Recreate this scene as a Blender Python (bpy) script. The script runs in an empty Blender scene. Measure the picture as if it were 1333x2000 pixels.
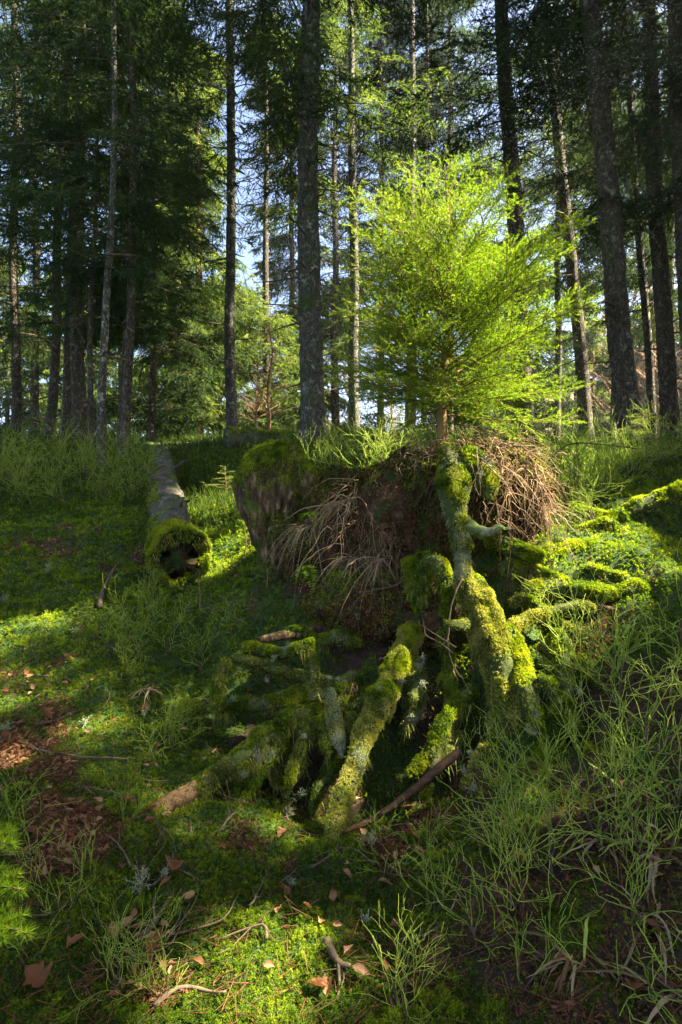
import bpy, math, random
import numpy as np

# ------------------------------------------------------------------ camera, sky, sun, exposure
SC = bpy.context.scene
COL = SC.collection
CAMZ = 1.1
FPX = 1222.0
cam = bpy.data.cameras.new("camera"); camo = bpy.data.objects.new("camera", cam); COL.objects.link(camo)
camo.location = (0, 0, CAMZ); camo.rotation_euler = (math.radians(90), 0, 0)
cam.sensor_fit = 'VERTICAL'; cam.sensor_height = 36; cam.sensor_width = 24; cam.lens = 22
cam.clip_start = 0.05; cam.clip_end = 2000
SC.camera = camo

SUN_AZ = math.radians(90)      # clockwise from +Y towards +X
SUN_EL = math.radians(49)
SUN = np.array([math.sin(SUN_AZ)*math.cos(SUN_EL), math.cos(SUN_AZ)*math.cos(SUN_EL), math.sin(SUN_EL)])
w = bpy.data.worlds.new("World"); SC.world = w; w.use_nodes = True
nt = w.node_tree; nt.nodes.clear()
sky = nt.nodes.new('ShaderNodeTexSky'); sky.sky_type = 'NISHITA'; sky.sun_disc = False
sky.sun_elevation = SUN_EL; sky.sun_rotation = SUN_AZ; sky.air_density = 0.7; sky.dust_density = 2.5; sky.ozone_density = 1.0
bg = nt.nodes.new('ShaderNodeBackground'); bg.inputs[1].default_value = 0.05
wo = nt.nodes.new('ShaderNodeOutputWorld')
nt.links.new(sky.outputs[0], bg.inputs[0]); nt.links.new(bg.outputs[0], wo.inputs[0])
sl = bpy.data.lights.new("sun", 'SUN'); sl.energy = 5.0; sl.angle = math.radians(0.5); sl.color = (1.0, 0.91, 0.70)
so = bpy.data.objects.new("sun", sl); COL.objects.link(so)
from mathutils import Vector
so.rotation_euler = Vector(SUN).to_track_quat('Z', 'Y').to_euler()
so.location = (20, 12, 20)
SC.view_settings.view_transform = 'Standard'; SC.view_settings.look = 'None'
SC.view_settings.exposure = 3.5; SC.view_settings.gamma = 1.0
cy = SC.cycles
cy.max_bounces = 6; cy.diffuse_bounces = 3; cy.glossy_bounces = 2; cy.transmission_bounces = 4; cy.transparent_max_bounces = 4
cy.caustics_reflective = False; cy.caustics_refractive = False
cy.sample_clamp_indirect = 2.5

# ------------------------------------------------------------------ maths helpers
rng = np.random.default_rng(7)
random.seed(7)

def P(px, py, D):
    return np.array([(px-666.5)/FPX*D, D, CAMZ + (1000-py)/FPX*D])

def norm(v):
    return v/np.maximum(np.linalg.norm(v, axis=-1, keepdims=True), 1e-9)

def _h(ix, iy, iz, s):
    n = (ix*374761393 + iy*668265263 + iz*2147483647 + s*974711) & 0xffffffff
    n = ((n ^ (n >> 13))*1274126177) & 0xffffffff
    n = ((n ^ (n >> 16))*668265263) & 0xffffffff
    return ((n ^ (n >> 15)) & 0xffff)/65535.0*2-1

def vnoise(p, scale=1.0, seed=0):
    q = np.asarray(p, float)*scale
    i = np.floor(q).astype(np.int64); f = q-i; f = f*f*(3-2*f)
    x, y, z = i[..., 0], i[..., 1], i[..., 2]; fx, fy, fz = f[..., 0], f[..., 1], f[..., 2]
    r = 0
    for dx in (0, 1):
        wx = fx if dx else 1-fx
        for dy in (0, 1):
            wy = fy if dy else 1-fy
            for dz in (0, 1):
                wz = fz if dz else 1-fz
                r = r + _h(x+dx, y+dy, z+dz, seed)*wx*wy*wz
    return r

def fbm(p, scale=1.0, octv=4, seed=0, gain=0.5):
    r = 0; a = 1.0; t = 0
    for o in range(octv):
        r = r + a*vnoise(p, scale*2.03**o, seed+o*17); t += a; a *= gain
    return r/t

def xyz(x, y, z=None):
    return np.stack([x, y, np.zeros_like(x) if z is None else z], -1)

# ------------------------------------------------------------------ object helpers
def make_mesh(name, V, faces, mat=None, smooth=False, tint=None, extra=None):
    me = bpy.data.meshes.new(name)
    V = np.ascontiguousarray(V, dtype=np.float32).reshape(-1, 3)
    fl = faces if isinstance(faces, list) else [faces]
    fl = [np.asarray(f, dtype=np.int32) for f in fl if len(f)]
    me.vertices.add(len(V)); me.vertices.foreach_set('co', V.ravel())
    nl = sum(f.size for f in fl); nf = sum(len(f) for f in fl)
    me.loops.add(nl); me.loops.foreach_set('vertex_index', np.concatenate([f.ravel() for f in fl]))
    me.polygons.add(nf)
    tot = np.concatenate([np.full(len(f), f.shape[1], np.int32) for f in fl])
    st = np.concatenate([[0], np.cumsum(tot)[:-1]]).astype(np.int32)
    me.polygons.foreach_set('loop_start', st); me.polygons.foreach_set('loop_total', tot)
    if smooth:
        me.polygons.foreach_set('use_smooth', np.ones(nf, bool))
    me.update(calc_edges=True)
    ex = dict(extra or {})
    if tint is not None: ex['tint'] = tint
    for k, a in ex.items():
        at = me.attributes.new(k, 'FLOAT', 'POINT'); at.data.foreach_set('value', np.asarray(a, np.float32))
    if mat is not None: me.materials.append(mat)
    return me

def link(name, me, parent=None, loc=None):
    o = bpy.data.objects.new(name, me); COL.objects.link(o)
    if parent is not None: o.parent = parent
    if loc is not None: o.location = loc
    return o

def tag(o, label=None, cat=None, group=None, kind=None):
    if label: o['label'] = label
    if cat: o['category'] = cat
    if group: o['group'] = group
    if kind: o['kind'] = kind
    return o

def empty(name, loc=(0, 0, 0)):
    o = bpy.data.objects.new(name, None); COL.objects.link(o); o.location = [float(c) for c in loc]
    o.empty_display_size = 0.1
    return o

def copy_tree(o, parent=None):
    c = o.copy(); COL.objects.link(c); c.parent = parent
    for ch in list(o.children): copy_tree(ch, c)
    return c

# ------------------------------------------------------------------ geometry builders (all vectorised)
class Buf:
    """collects vertices, faces and a tint for one mesh"""
    def __init__(s): s.V = []; s.F = {}; s.T = []; s.n = 0
    def add(s, V, F, T=None):
        V = np.asarray(V).reshape(-1, 3)
        if not len(V): return
        F = np.asarray(F)
        s.F.setdefault(F.shape[1], []).append(F + s.n); s.V.append(V)
        s.T.append(np.broadcast_to(np.asarray(0.5 if T is None else T, float), (len(V),)))
        s.n += len(V)
    def mesh(s, name, mat, smooth=False, off=None):
        V = np.concatenate(s.V)
        if off is not None: V = V-np.asarray(off)
        return make_mesh(name, V, [np.concatenate(f) for f in s.F.values()], mat, smooth, np.concatenate(s.T))

def perp(d):
    a = np.where(np.abs(d[..., 2:3]) > 0.9, np.array([1.0, 0, 0]), np.array([0, 0, 1.0]))
    u = norm(np.cross(d, a)); return u, np.cross(d, u)

def prisms(buf, p0, p1, r0, r1, k=3, tint=0.5):
    """many little tapered prisms"""
    p0 = np.asarray(p0, float).reshape(-1, 3); p1 = np.asarray(p1, float).reshape(-1, 3); n = len(p0)
    if not n: return
    r0 = np.broadcast_to(r0, (n,)); r1 = np.broadcast_to(r1, (n,))
    u, v = perp(norm(p1-p0))
    a = np.arange(k)*2*math.pi/k
    c = u[:, None]*np.cos(a)[None, :, None] + v[:, None]*np.sin(a)[None, :, None]
    V = np.concatenate([p0[:, None]+c*r0[:, None, None], p1[:, None]+c*r1[:, None, None]], 1)
    i = np.arange(k); j = (i+1) % k
    f = np.stack([i, j, j+k, i+k], 1)
    F = (f[None]+(np.arange(n)*2*k)[:, None, None]).reshape(-1, 4)
    T = np.repeat(np.broadcast_to(tint, (n,)), 2*k)
    buf.add(V, F, T)

def blades(buf, p, d, L, wd, tint=0.5, side=None):
    """one triangle per blade"""
    p = np.asarray(p).reshape(-1, 3); n = len(p)
    if not n: return
    d = d.reshape(-1, 3); L = np.broadcast_to(L, (n,)); wd = np.broadcast_to(wd, (n,))
    if side is None:
        side = norm(np.cross(d, rng.normal(size=(n, 3))))
    V = np.stack([p-side*wd[:, None]*.5, p+side*wd[:, None]*.5, p+d*L[:, None]], 1)
    buf.add(V, np.arange(3*n).reshape(-1, 3), np.repeat(np.broadcast_to(tint, (n,)), 3))

def leaflets(buf, p, d, L, wd, tint=0.5):
    """one slim diamond (two triangles as a quad) per leaflet"""
    p = np.asarray(p).reshape(-1, 3); n = len(p)
    if not n: return
    d = d.reshape(-1, 3); L = np.broadcast_to(L, (n,)); wd = np.broadcast_to(wd, (n,))
    side = norm(np.cross(d, rng.normal(size=(n, 3)))); up = np.cross(side, d)
    m = p+d*L[:, None]*.45+up*L[:, None]*.06
    V = np.stack([p, m-side*wd[:, None]*.5, p+d*L[:, None], m+side*wd[:, None]*.5], 1)
    buf.add(V, np.arange(4*n).reshape(-1, 4), np.repeat(np.broadcast_to(tint, (n,)), 4))

def ribbons(buf, p, d, L, wd, droop, k=4, tint=0.5, wig=0.0):
    """curved grass-like ribbons: start p, direction d, bending down by droop"""
    p = np.asarray(p).reshape(-1, 3); n = len(p)
    if not n: return
    L = np.broadcast_to(L, (n,)); wd = np.broadcast_to(wd, (n,)); droop = np.broadcast_to(droop, (n,))
    side = norm(np.cross(d, np.array([0, 0, 1.0]))+rng.normal(size=(n, 3))*.35)
    t = np.linspace(0, 1, k+1)
    c = p[:, None]+d[:, None]*(L[:, None]*t)[..., None]
    c[..., 2] -= droop[:, None]*L[:, None]*t**2
    if wig: c = c+np.cumsum(rng.normal(size=c.shape)*wig, 1)*L[:, None, None]*t[None, :, None]
    wv = wd[:, None]*np.minimum(1, (1.08-t)*1.6)*.5*np.minimum(1, .5+t*2)
    V = np.stack([c-side[:, None]*wv[..., None], c+side[:, None]*wv[..., None]], 2).reshape(n, -1, 3)
    i = np.arange(k)*2
    f = np.stack([i, i+1, i+3, i+2], 1)
    F = (f[None]+(np.arange(n)*2*(k+1))[:, None, None]).reshape(-1, 4)
    buf.add(V, F, np.repeat(np.broadcast_to(tint, (n,)), 2*(k+1)))

def resample(pts, rad, step):
    pts = np.asarray(pts, float); rad = np.asarray(rad, float)
    n = len(pts); out = []; ro = []
    for i in range(n-1):
        p0 = pts[max(i-1, 0)]; p1 = pts[i]; p2 = pts[i+1]; p3 = pts[min(i+2, n-1)]
        m = max(2, int(np.linalg.norm(p2-p1)/step))
        for t in np.arange(m)/m:
            out.append(.5*((2*p1)+(-p0+p2)*t+(2*p0-5*p1+4*p2-p3)*t*t+(-p0+3*p1-3*p2+p3)*t**3)); ro.append(rad[i]*(1-t)+rad[i+1]*t)
    out.append(pts[-1]); ro.append(rad[-1])
    return np.array(out), np.array(ro)

def tube(pts, rad, step=0.02, k=16, amp=0.0, nscale=8.0, seed=0, cap=True, ridge=0.0, flare=0.0):
    c, r = resample(pts, rad, step)
    t = norm(np.gradient(c, axis=0)); u = np.zeros_like(c)
    a = np.array([0, 0, 1.0]) if abs(t[0, 2]) < .9 else np.array([1.0, 0, 0])
    uu = np.cross(t[0], a); uu /= np.linalg.norm(uu)
    for i in range(len(c)):
        uu = uu-t[i]*np.dot(uu, t[i]); uu /= np.linalg.norm(uu); u[i] = uu
    v = np.cross(t, u)
    an = np.arange(k)*2*math.pi/k
    dirs = u[:, None]*np.cos(an)[None, :, None]+v[:, None]*np.sin(an)[None, :, None]
    rr = r[:, None]*np.ones((1, k))
    if ridge: rr = rr*(1+ridge*np.sin(an*5+seed)[None, :]*np.linspace(1, .4, len(c))[:, None])
    V = c[:, None]+dirs*rr[..., None]
    if amp:
        dn = fbm(V+seed*3.1, nscale, 4, seed)
        V = c[:, None]+dirs*(rr*(1+amp*dn))[..., None]
    m = len(c)
    V = V.reshape(-1, 3)
    i = np.arange(m-1)[:, None]*k; j = np.arange(k)[None]; j2 = (j+1) % k
    F = np.stack([i+j, i+j2, i+k+j2, i+k+j], -1).reshape(-1, 4)
    fs = [F]
    if cap:
        V = np.concatenate([V, c[:1], c[-1:]])
        a0 = m*k; jj = np.arange(k); jn = (jj+1) % k
        fs.append(np.stack([jn, jj, np.full(k, a0)], 1)); fs.append(np.stack([jj+(m-1)*k, jn+(m-1)*k, np.full(k, a0+1)], 1))
    return V, fs

def merge_faces(fs):
    tr = [f for f in fs if f.shape[1] == 3]; q = [f for f in fs if f.shape[1] == 4]
    return ([np.concatenate(tr)] if tr else [])+([np.concatenate(q)] if q else [])

def tris_of(fs):
    out = []
    for f in fs:
        if f.shape[1] == 3: out.append(f)
        else: out += [f[:, [0, 1, 2]], f[:, [0, 2, 3]]]
    return np.concatenate(out)

def scatter(V, fs, n, mask=None):
    T = tris_of(fs); a, b, c = V[T[:, 0]], V[T[:, 1]], V[T[:, 2]]
    nn = np.cross(b-a, c-a); ar = np.linalg.norm(nn, axis=1); nn = nn/np.maximum(ar, 1e-12)[:, None]
    if mask is not None: ar = ar*mask((a+b+c)/3, nn)
    i = rng.choice(len(T), n, p=ar/ar.sum())
    s = np.sqrt(rng.random(n)); t = rng.random(n)
    return a[i]*(1-s)[:, None]+b[i]*(s*(1-t))[:, None]+c[i]*(s*t)[:, None], nn[i]

def area(V, fs):
    T = tris_of(fs); return .5*np.linalg.norm(np.cross(V[T[:, 1]]-V[T[:, 0]], V[T[:, 2]]-V[T[:, 0]]), axis=1).sum()

def surface_nets(f, lo, hi, res):
    nx, ny, nz = [int((hi[i]-lo[i])/res)+1 for i in range(3)]
    X, Y, Z = np.meshgrid(*[lo[i]+np.arange(n)*res for i, n in enumerate((nx, ny, nz))], indexing='ij')
    v = f(np.stack([X, Y, Z], -1))
    s = v < 0
    corners = [(a, b, c) for a in (0, 1) for b in (0, 1) for c in (0, 1)]
    sh = (nx-1, ny-1, nz-1)
    def C(A, o): return A[o[0]:o[0]+sh[0], o[1]:o[1]+sh[1], o[2]:o[2]+sh[2]]
    acc = np.zeros(sh+(3,)); cnt = np.zeros(sh)
    for a in corners:
        for ax in range(3):
            if a[ax]: continue
            b = list(a); b[ax] = 1; b = tuple(b)
            va, vb = C(v, a), C(v, b); cr = (va < 0) != (vb < 0)
            t = np.where(cr, va/np.where(va-vb == 0, 1, va-vb), 0)
            p = np.zeros(sh+(3,)); p[...] = a; p[..., ax] = t
            acc += p*cr[..., None]; cnt += cr
    act = cnt > 0
    idx = -np.ones(sh, np.int64); idx[act] = np.arange(act.sum())
    ii = np.argwhere(act)
    V = (ii+acc[act]/cnt[act][:, None])*res+np.asarray(lo)
    F = []
    for ax in range(3):
        o = [slice(1, n-1) for n in (nx, ny, nz)]
        s0 = s[tuple(slice(0 if k == ax else 1, (nx, ny, nz)[k]-1) for k in range(3))]
        s1 = s[tuple(slice(1 if k == ax else 1, (nx, ny, nz)[k]-(0 if k == ax else 1)) for k in range(3))]
        cr = np.argwhere(s0 != s1)
        fl = s0[tuple(cr.T)]
        base = cr.copy()
        for k in range(3):
            if k != ax: base[:, k] += 1
        b, c = (ax+1) % 3, (ax+2) % 3
        def at(db, dc):
            q = base.copy(); q[:, b] -= db; q[:, c] -= dc; return idx[tuple(q.T)]
        q = np.stack([at(1, 1), at(0, 1), at(0, 0), at(1, 0)], 1)
        q = np.where(fl[:, None], q, q[:, ::-1])
        F.append(q[(q >= 0).all(1)])
    return V, [np.concatenate(F)]

def smin(a, b, k):
    h = np.clip(.5+.5*(b-a)/k, 0, 1); return b*(1-h)+a*h-k*h*(1-h)
def sd_ell(p, c, r):
    q = (p-np.asarray(c))/np.asarray(r); k = np.linalg.norm(q, axis=-1)
    return (k-1)*min(r)
def sd_cap(p, a, b, ra, rb):
    a = np.asarray(a); b = np.asarray(b); ba = b-a
    h = np.clip(((p-a)@ba)/(ba@ba), 0, 1)
    return np.linalg.norm(p-a-h[..., None]*ba, axis=-1)-(ra*(1-h)+rb*h)

# ------------------------------------------------------------------ materials
def mat_new(name):
    m = bpy.data.materials.new(name); m.use_nodes = True; m.node_tree.nodes.clear(); return m, m.node_tree
def N(nt, t, **kw):
    n = nt.nodes.new(t)
    for k, v in kw.items(): setattr(n, k, v)
    return n
def ramp(nt, stops, src):
    r = N(nt, 'ShaderNodeValToRGB'); e = r.color_ramp.elements
    while len(e) < len(stops): e.new(0.5)
    for i, (p, c) in enumerate(stops): e[i].position = p; e[i].color = (*c, 1)
    nt.links.new(src, r.inputs[0]); return r.outputs[0]
def noise(nt, scale, detail=4, rough=.6, stretch=None, dist=0.0):
    tc = N(nt, 'ShaderNodeNewGeometry'); src = tc.outputs['Position']
    if stretch:
        mp = N(nt, 'ShaderNodeMapping'); mp.inputs['Scale'].default_value = stretch; nt.links.new(src, mp.inputs[0]); src = mp.outputs[0]
    n = N(nt, 'ShaderNodeTexNoise'); n.inputs['Scale'].default_value = scale; n.inputs['Detail'].default_value = detail
    n.inputs['Roughness'].default_value = rough; n.inputs['Distortion'].default_value = dist
    nt.links.new(src, n.inputs['Vector']); return n.outputs[0]
def mathn(nt, op, a, b):
    m = N(nt, 'ShaderNodeMath', operation=op)
    for i, x in enumerate((a, b)):
        if isinstance(x, (int, float)): m.inputs[i].default_value = x
        else: nt.links.new(x, m.inputs[i])
    return m.outputs[0]
def mixc(nt, f, a, b, mode='MIX'):
    m = N(nt, 'ShaderNodeMix', data_type='RGBA', blend_type=mode)
    for i, x in ((0, f), (6, a), (7, b)):
        if isinstance(x, (int, float)): m.inputs[i].default_value = x
        elif isinstance(x, tuple): m.inputs[i].default_value = (*x, 1)
        else: nt.links.new(x, m.inputs[i])
    return m.outputs[2]
def attr(nt, name):
    a = N(nt, 'ShaderNodeAttribute'); a.attribute_name = name; return a.outputs['Fac']

def leaf_mat(name, stops, patch_scale=2.0, patch=0.5, trans=0.45, tgain=(1.7, 1.8, .5), rough=.75, spec=.12):
    """foliage: colour from a per-blade tint plus patches; reflects and lets light through"""
    m, nt = mat_new(name)
    f = mathn(nt, 'ADD', mathn(nt, 'MULTIPLY', attr(nt, 'tint'), 1-patch), mathn(nt, 'MULTIPLY', noise(nt, patch_scale, 3), patch))
    c = ramp(nt, stops, f)
    b = N(nt, 'ShaderNodeBsdfPrincipled'); b.inputs['Roughness'].default_value = rough; b.inputs['Specular IOR Level'].default_value = spec
    nt.links.new(c, b.inputs['Base Color'])
    t = N(nt, 'ShaderNodeBsdfTranslucent')
    nt.links.new(mixc(nt, 1.0, c, tgain, 'MULTIPLY'), t.inputs[0])
    mx = N(nt, 'ShaderNodeMixShader'); mx.inputs[0].default_value = trans
    nt.links.new(b.outputs[0], mx.inputs[1]); nt.links.new(t.outputs[0], mx.inputs[2])
    o = N(nt, 'ShaderNodeOutputMaterial'); nt.links.new(mx.outputs[0], o.inputs[0])
    return m

def rough_mat(name, layers, bump=.4, bscale=60, rough=.85, bdist=.004, bstretch=None):
    """layers: list of (scale, lo, hi, colour, stretch); the first has only a colour ramp"""
    m, nt = mat_new(name)
    s, st, stretch = layers[0]
    col = ramp(nt, st, noise(nt, s, 6, .65, stretch))
    for (s, lo, hi, c2, stretch) in layers[1:]:
        f = ramp(nt, [(lo, (0, 0, 0)), (hi, (1, 1, 1))], noise(nt, s, 5, .65, stretch))
        col = mixc(nt, f, col, c2)
    b = N(nt, 'ShaderNodeBsdfPrincipled'); b.inputs['Roughness'].default_value = rough; b.inputs['Specular IOR Level'].default_value = .10
    nt.links.new(col, b.inputs['Base Color'])
    bp = N(nt, 'ShaderNodeBump'); bp.inputs['Strength'].default_value = bump; bp.inputs['Distance'].default_value = bdist
    nt.links.new(noise(nt, bscale, 6, .7, bstretch), bp.inputs['Height']); nt.links.new(bp.outputs[0], b.inputs['Normal'])
    o = N(nt, 'ShaderNodeOutputMaterial'); nt.links.new(b.outputs[0], o.inputs[0])
    return m

M = {}
M['moss'] = leaf_mat('moss', [(.2, (.022, .040, .004)), (.40, (.065, .11, .006)), (.60, (.16, .21, .010)), (.82, (.30, .29, .025))], 3.0, .5, .5)
M['moss_olive'] = leaf_mat('moss_olive', [(.2, (.035, .045, .010)), (.42, (.09, .11, .018)), (.65, (.23, .22, .04)), (.88, (.42, .37, .12))], 5.0, .5, .35)
M['lichen'] = leaf_mat('lichen', [(.2, (.11, .13, .06)), (.8, (.30, .32, .19))], 10, .4, .15, (1, 1, 1))
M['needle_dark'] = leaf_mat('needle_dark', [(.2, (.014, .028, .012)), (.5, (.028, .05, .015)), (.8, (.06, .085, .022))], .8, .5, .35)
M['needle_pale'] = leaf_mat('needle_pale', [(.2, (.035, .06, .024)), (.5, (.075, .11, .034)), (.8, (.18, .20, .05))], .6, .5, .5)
M['needle_young'] = leaf_mat('needle_young', [(.15, (.025, .07, .006)), (.5, (.075, .15, .010)), (.85, (.18, .25, .02))], 3.0, .35, .68, (1.7, 1.7, .5))
M['bilberry'] = leaf_mat('bilberry', [(.2, (.08, .12, .014)), (.5, (.19, .26, .03)), (.8, (.36, .40, .08))], 4, .5, .3)
M['grass'] = leaf_mat('grass', [(.2, (.014, .022, .005)), (.5, (.035, .058, .010)), (.8, (.11, .14, .03))], 1.5, .55, .45)
M['dry_grass'] = leaf_mat('dry_grass', [(.15, (.13, .08, .035)), (.5, (.27, .19, .10)), (.85, (.42, .32, .18))], 6, .3, .35, (1.1, 1, .8))
M['dead_leaf'] = leaf_mat('dead_leaf', [(.15, (.06, .026, .012)), (.5, (.17, .075, .032)), (.85, (.36, .21, .105))], 9, .4, .3, (1.2, .9, .6))
M['peat'] = leaf_mat('peat', [(.15, (.024, .012, .005)), (.5, (.11, .052, .022)), (.85, (.30, .16, .075))], 9, .4, .1, (1, .9, .7))
M['rootlet'] = leaf_mat('rootlet', [(.15, (.09, .05, .026)), (.5, (.26, .16, .085)), (.85, (.58, .42, .24))], 8, .35, .2, (1, .9, .7))
M['bark'] = rough_mat('bark', [(9, [(.3, (.035, .026, .017)), (.6, (.10, .078, .052)), (.8, (.17, .14, .10))], (1, 1, .35)), (5, .58, .66, (.19, .19, .13), None), (3.2, .62, .74, (.055, .075, .018), (1, 1, .5))], 1.0, 22, bdist=.02)
M['bark_grey'] = rough_mat('bark_grey', [(12, [(.3, (.035, .029, .021)), (.52, (.11, .098, .075)), (.72, (.24, .22, .17))], (1, 1, .4)), (7, .58, .64, (.30, .31, .24), None), (3.5, .56, .62, (.06, .085, .02), None)], 1.0, 26, bdist=.015)
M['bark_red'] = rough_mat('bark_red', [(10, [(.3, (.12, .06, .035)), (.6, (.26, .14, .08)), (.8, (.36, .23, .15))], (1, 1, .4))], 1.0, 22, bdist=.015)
M['bark_young'] = rough_mat('bark_young', [(30, [(.3, (.10, .06, .025)), (.7, (.24, .15, .06))], (1, 1, .4)), (16, .55, .7, (.13, .15, .05), None)], .8, 90, bdist=.003)
M['twig'] = rough_mat('twig', [(30, [(.3, (.04, .025, .014)), (.6, (.11, .08, .05)), (.8, (.2, .16, .11))], None)], .5, 120)
M['soil'] = rough_mat('soil', [(14, [(.3, (.010, .006, .003)), (.52, (.05, .028, .014)), (.72, (.16, .09, .045))], None), (6, .52, .62, (.03, .055, .012), None)], 1.0, 40, bdist=.02)
M['root_moss'] = rough_mat('root_moss', [(12, [(.3, (.025, .03, .010)), (.6, (.06, .075, .018)), (.8, (.11, .12, .03))], None), (9, .60, .68, (.10, .07, .04), None)], 1.0, 50, bdist=.012)
M['root_lichen'] = rough_mat('root_lichen', [(22, [(.3, (.035, .035, .018)), (.52, (.11, .12, .065)), (.7, (.26, .28, .19))], None), (7, .48, .58, (.06, .09, .015), None)], 1.0, 70, bdist=.008)
M['rot_wood'] = rough_mat('rot_wood', [(11, [(.34, (.015, .009, .004)), (.52, (.085, .052, .026)), (.70, (.34, .24, .13))], (3, 3, .8)), (6, .54, .62, (.06, .09, .012), None)], 1.0, 30, bdist=.012, bstretch=(4, 4, .4))
M['brown_wood'] = rough_mat('brown_wood', [(16, [(.3, (.03, .016, .008)), (.6, (.09, .052, .028)), (.8, (.17, .11, .065))], (1, 3, 3))], 1.0, 60, bdist=.006)
M['log_bark'] = rough_mat('log_bark', [(9, [(.3, (.03, .025, .018)), (.55, (.09, .078, .058)), (.75, (.2, .18, .14))], (2, .6, 2)), (4, .50, .60, (.05, .08, .012), None)], 1.0, 30, bdist=.012)
M['hill'] = rough_mat('hill', [(.6, [(.3, (.13, .09, .055)), (.6, (.24, .17, .11)), (.8, (.32, .25, .17))], None)], .6, 3, bdist=.2)

def bark_mat(name, dark, mid, light, lich, mossy, vs=30, moss_amt=.60):
    m, nt = mat_new(name)
    tc = N(nt, 'ShaderNodeNewGeometry'); mp = N(nt, 'ShaderNodeMapping'); mp.inputs['Scale'].default_value = (1, 1, .5); nt.links.new(tc.outputs['Position'], mp.inputs[0])
    wv = N(nt, 'ShaderNodeTexNoise'); wv.inputs['Scale'].default_value = 6; nt.links.new(mp.outputs[0], wv.inputs['Vector'])
    ad = N(nt, 'ShaderNodeVectorMath', operation='MULTIPLY_ADD'); nt.links.new(wv.outputs['Color'], ad.inputs[0]); ad.inputs[1].default_value = (.3, .3, .3); nt.links.new(mp.outputs[0], ad.inputs[2])
    vo = N(nt, 'ShaderNodeTexVoronoi', feature='DISTANCE_TO_EDGE'); vo.inputs['Scale'].default_value = vs; nt.links.new(ad.outputs[0], vo.inputs['Vector'])
    vc = N(nt, 'ShaderNodeTexVoronoi'); vc.inputs['Scale'].default_value = vs; nt.links.new(ad.outputs[0], vc.inputs['Vector'])
    sp = N(nt, 'ShaderNodeSeparateColor'); nt.links.new(vc.outputs['Color'], sp.inputs[0])
    base = ramp(nt, [(.1, dark), (.5, mid), (.9, light)], mathn(nt, 'ADD', mathn(nt, 'MULTIPLY', sp.outputs[0], .45), mathn(nt, 'MULTIPLY', noise(nt, 30, 5, .7), .6)))
    c = mixc(nt, ramp(nt, [(.0, (.35, .35, .35)), (.12, (1, 1, 1))], vo.outputs['Distance']), tuple(x*.5 for x in dark), base)
    c = mixc(nt, ramp(nt, [(.57, (0, 0, 0)), (.62, (1, 1, 1))], noise(nt, 9, 6, .7)), c, lich)
    c = mixc(nt, ramp(nt, [(moss_amt-.02, (0, 0, 0)), (moss_amt+.05, (1, 1, 1))], noise(nt, 2.6, 6, .7)), c, mossy)
    b = N(nt, 'ShaderNodeBsdfPrincipled'); b.inputs['Roughness'].default_value = .9; b.inputs['Specular IOR Level'].default_value = .15
    nt.links.new(c, b.inputs['Base Color'])
    bp = N(nt, 'ShaderNodeBump'); bp.inputs['Strength'].default_value = 1; bp.inputs['Distance'].default_value = .03
    nt.links.new(mathn(nt, 'ADD', mathn(nt, 'MINIMUM', mathn(nt, 'MULTIPLY', vo.outputs['Distance'], 3), .6), mathn(nt, 'MULTIPLY', noise(nt, 40, 5, .7), .5)), bp.inputs['Height']); nt.links.new(bp.outputs[0], b.inputs['Normal'])
    o = N(nt, 'ShaderNodeOutputMaterial'); nt.links.new(b.outputs[0], o.inputs[0]); return m
M['bark'] = bark_mat('bark', (.03, .022, .014), (.09, .068, .046), (.17, .135, .10), (.20, .20, .14), (.05, .07, .014))
M['bark_grey'] = bark_mat('bark_grey', (.030, .025, .018), (.105, .092, .070), (.21, .19, .15), (.30, .31, .23), (.06, .085, .016), moss_amt=.57)
def ground_mat():
    m, nt = mat_new('forest_floor')
    g = ramp(nt, [(.3, (.012, .022, .005)), (.5, (.026, .05, .007)), (.7, (.055, .09, .012))], noise(nt, 9, 6, .7))
    br = ramp(nt, [(.3, (.010, .007, .004)), (.55, (.04, .024, .013)), (.75, (.10, .06, .032))], noise(nt, 28, 6, .7))
    c = mixc(nt, attr(nt, 'litter'), g, br)
    b = N(nt, 'ShaderNodeBsdfPrincipled'); b.inputs['Roughness'].default_value = .9; b.inputs['Specular IOR Level'].default_value = .2
    nt.links.new(c, b.inputs['Base Color'])
    bp = N(nt, 'ShaderNodeBump'); bp.inputs['Strength'].default_value = 1; bp.inputs['Distance'].default_value = .012
    nt.links.new(noise(nt, 45, 6, .75), bp.inputs['Height']); nt.links.new(bp.outputs[0], b.inputs['Normal'])
    o = N(nt, 'ShaderNodeOutputMaterial'); nt.links.new(b.outputs[0], o.inputs[0]); return m
M['ground'] = ground_mat()

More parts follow.
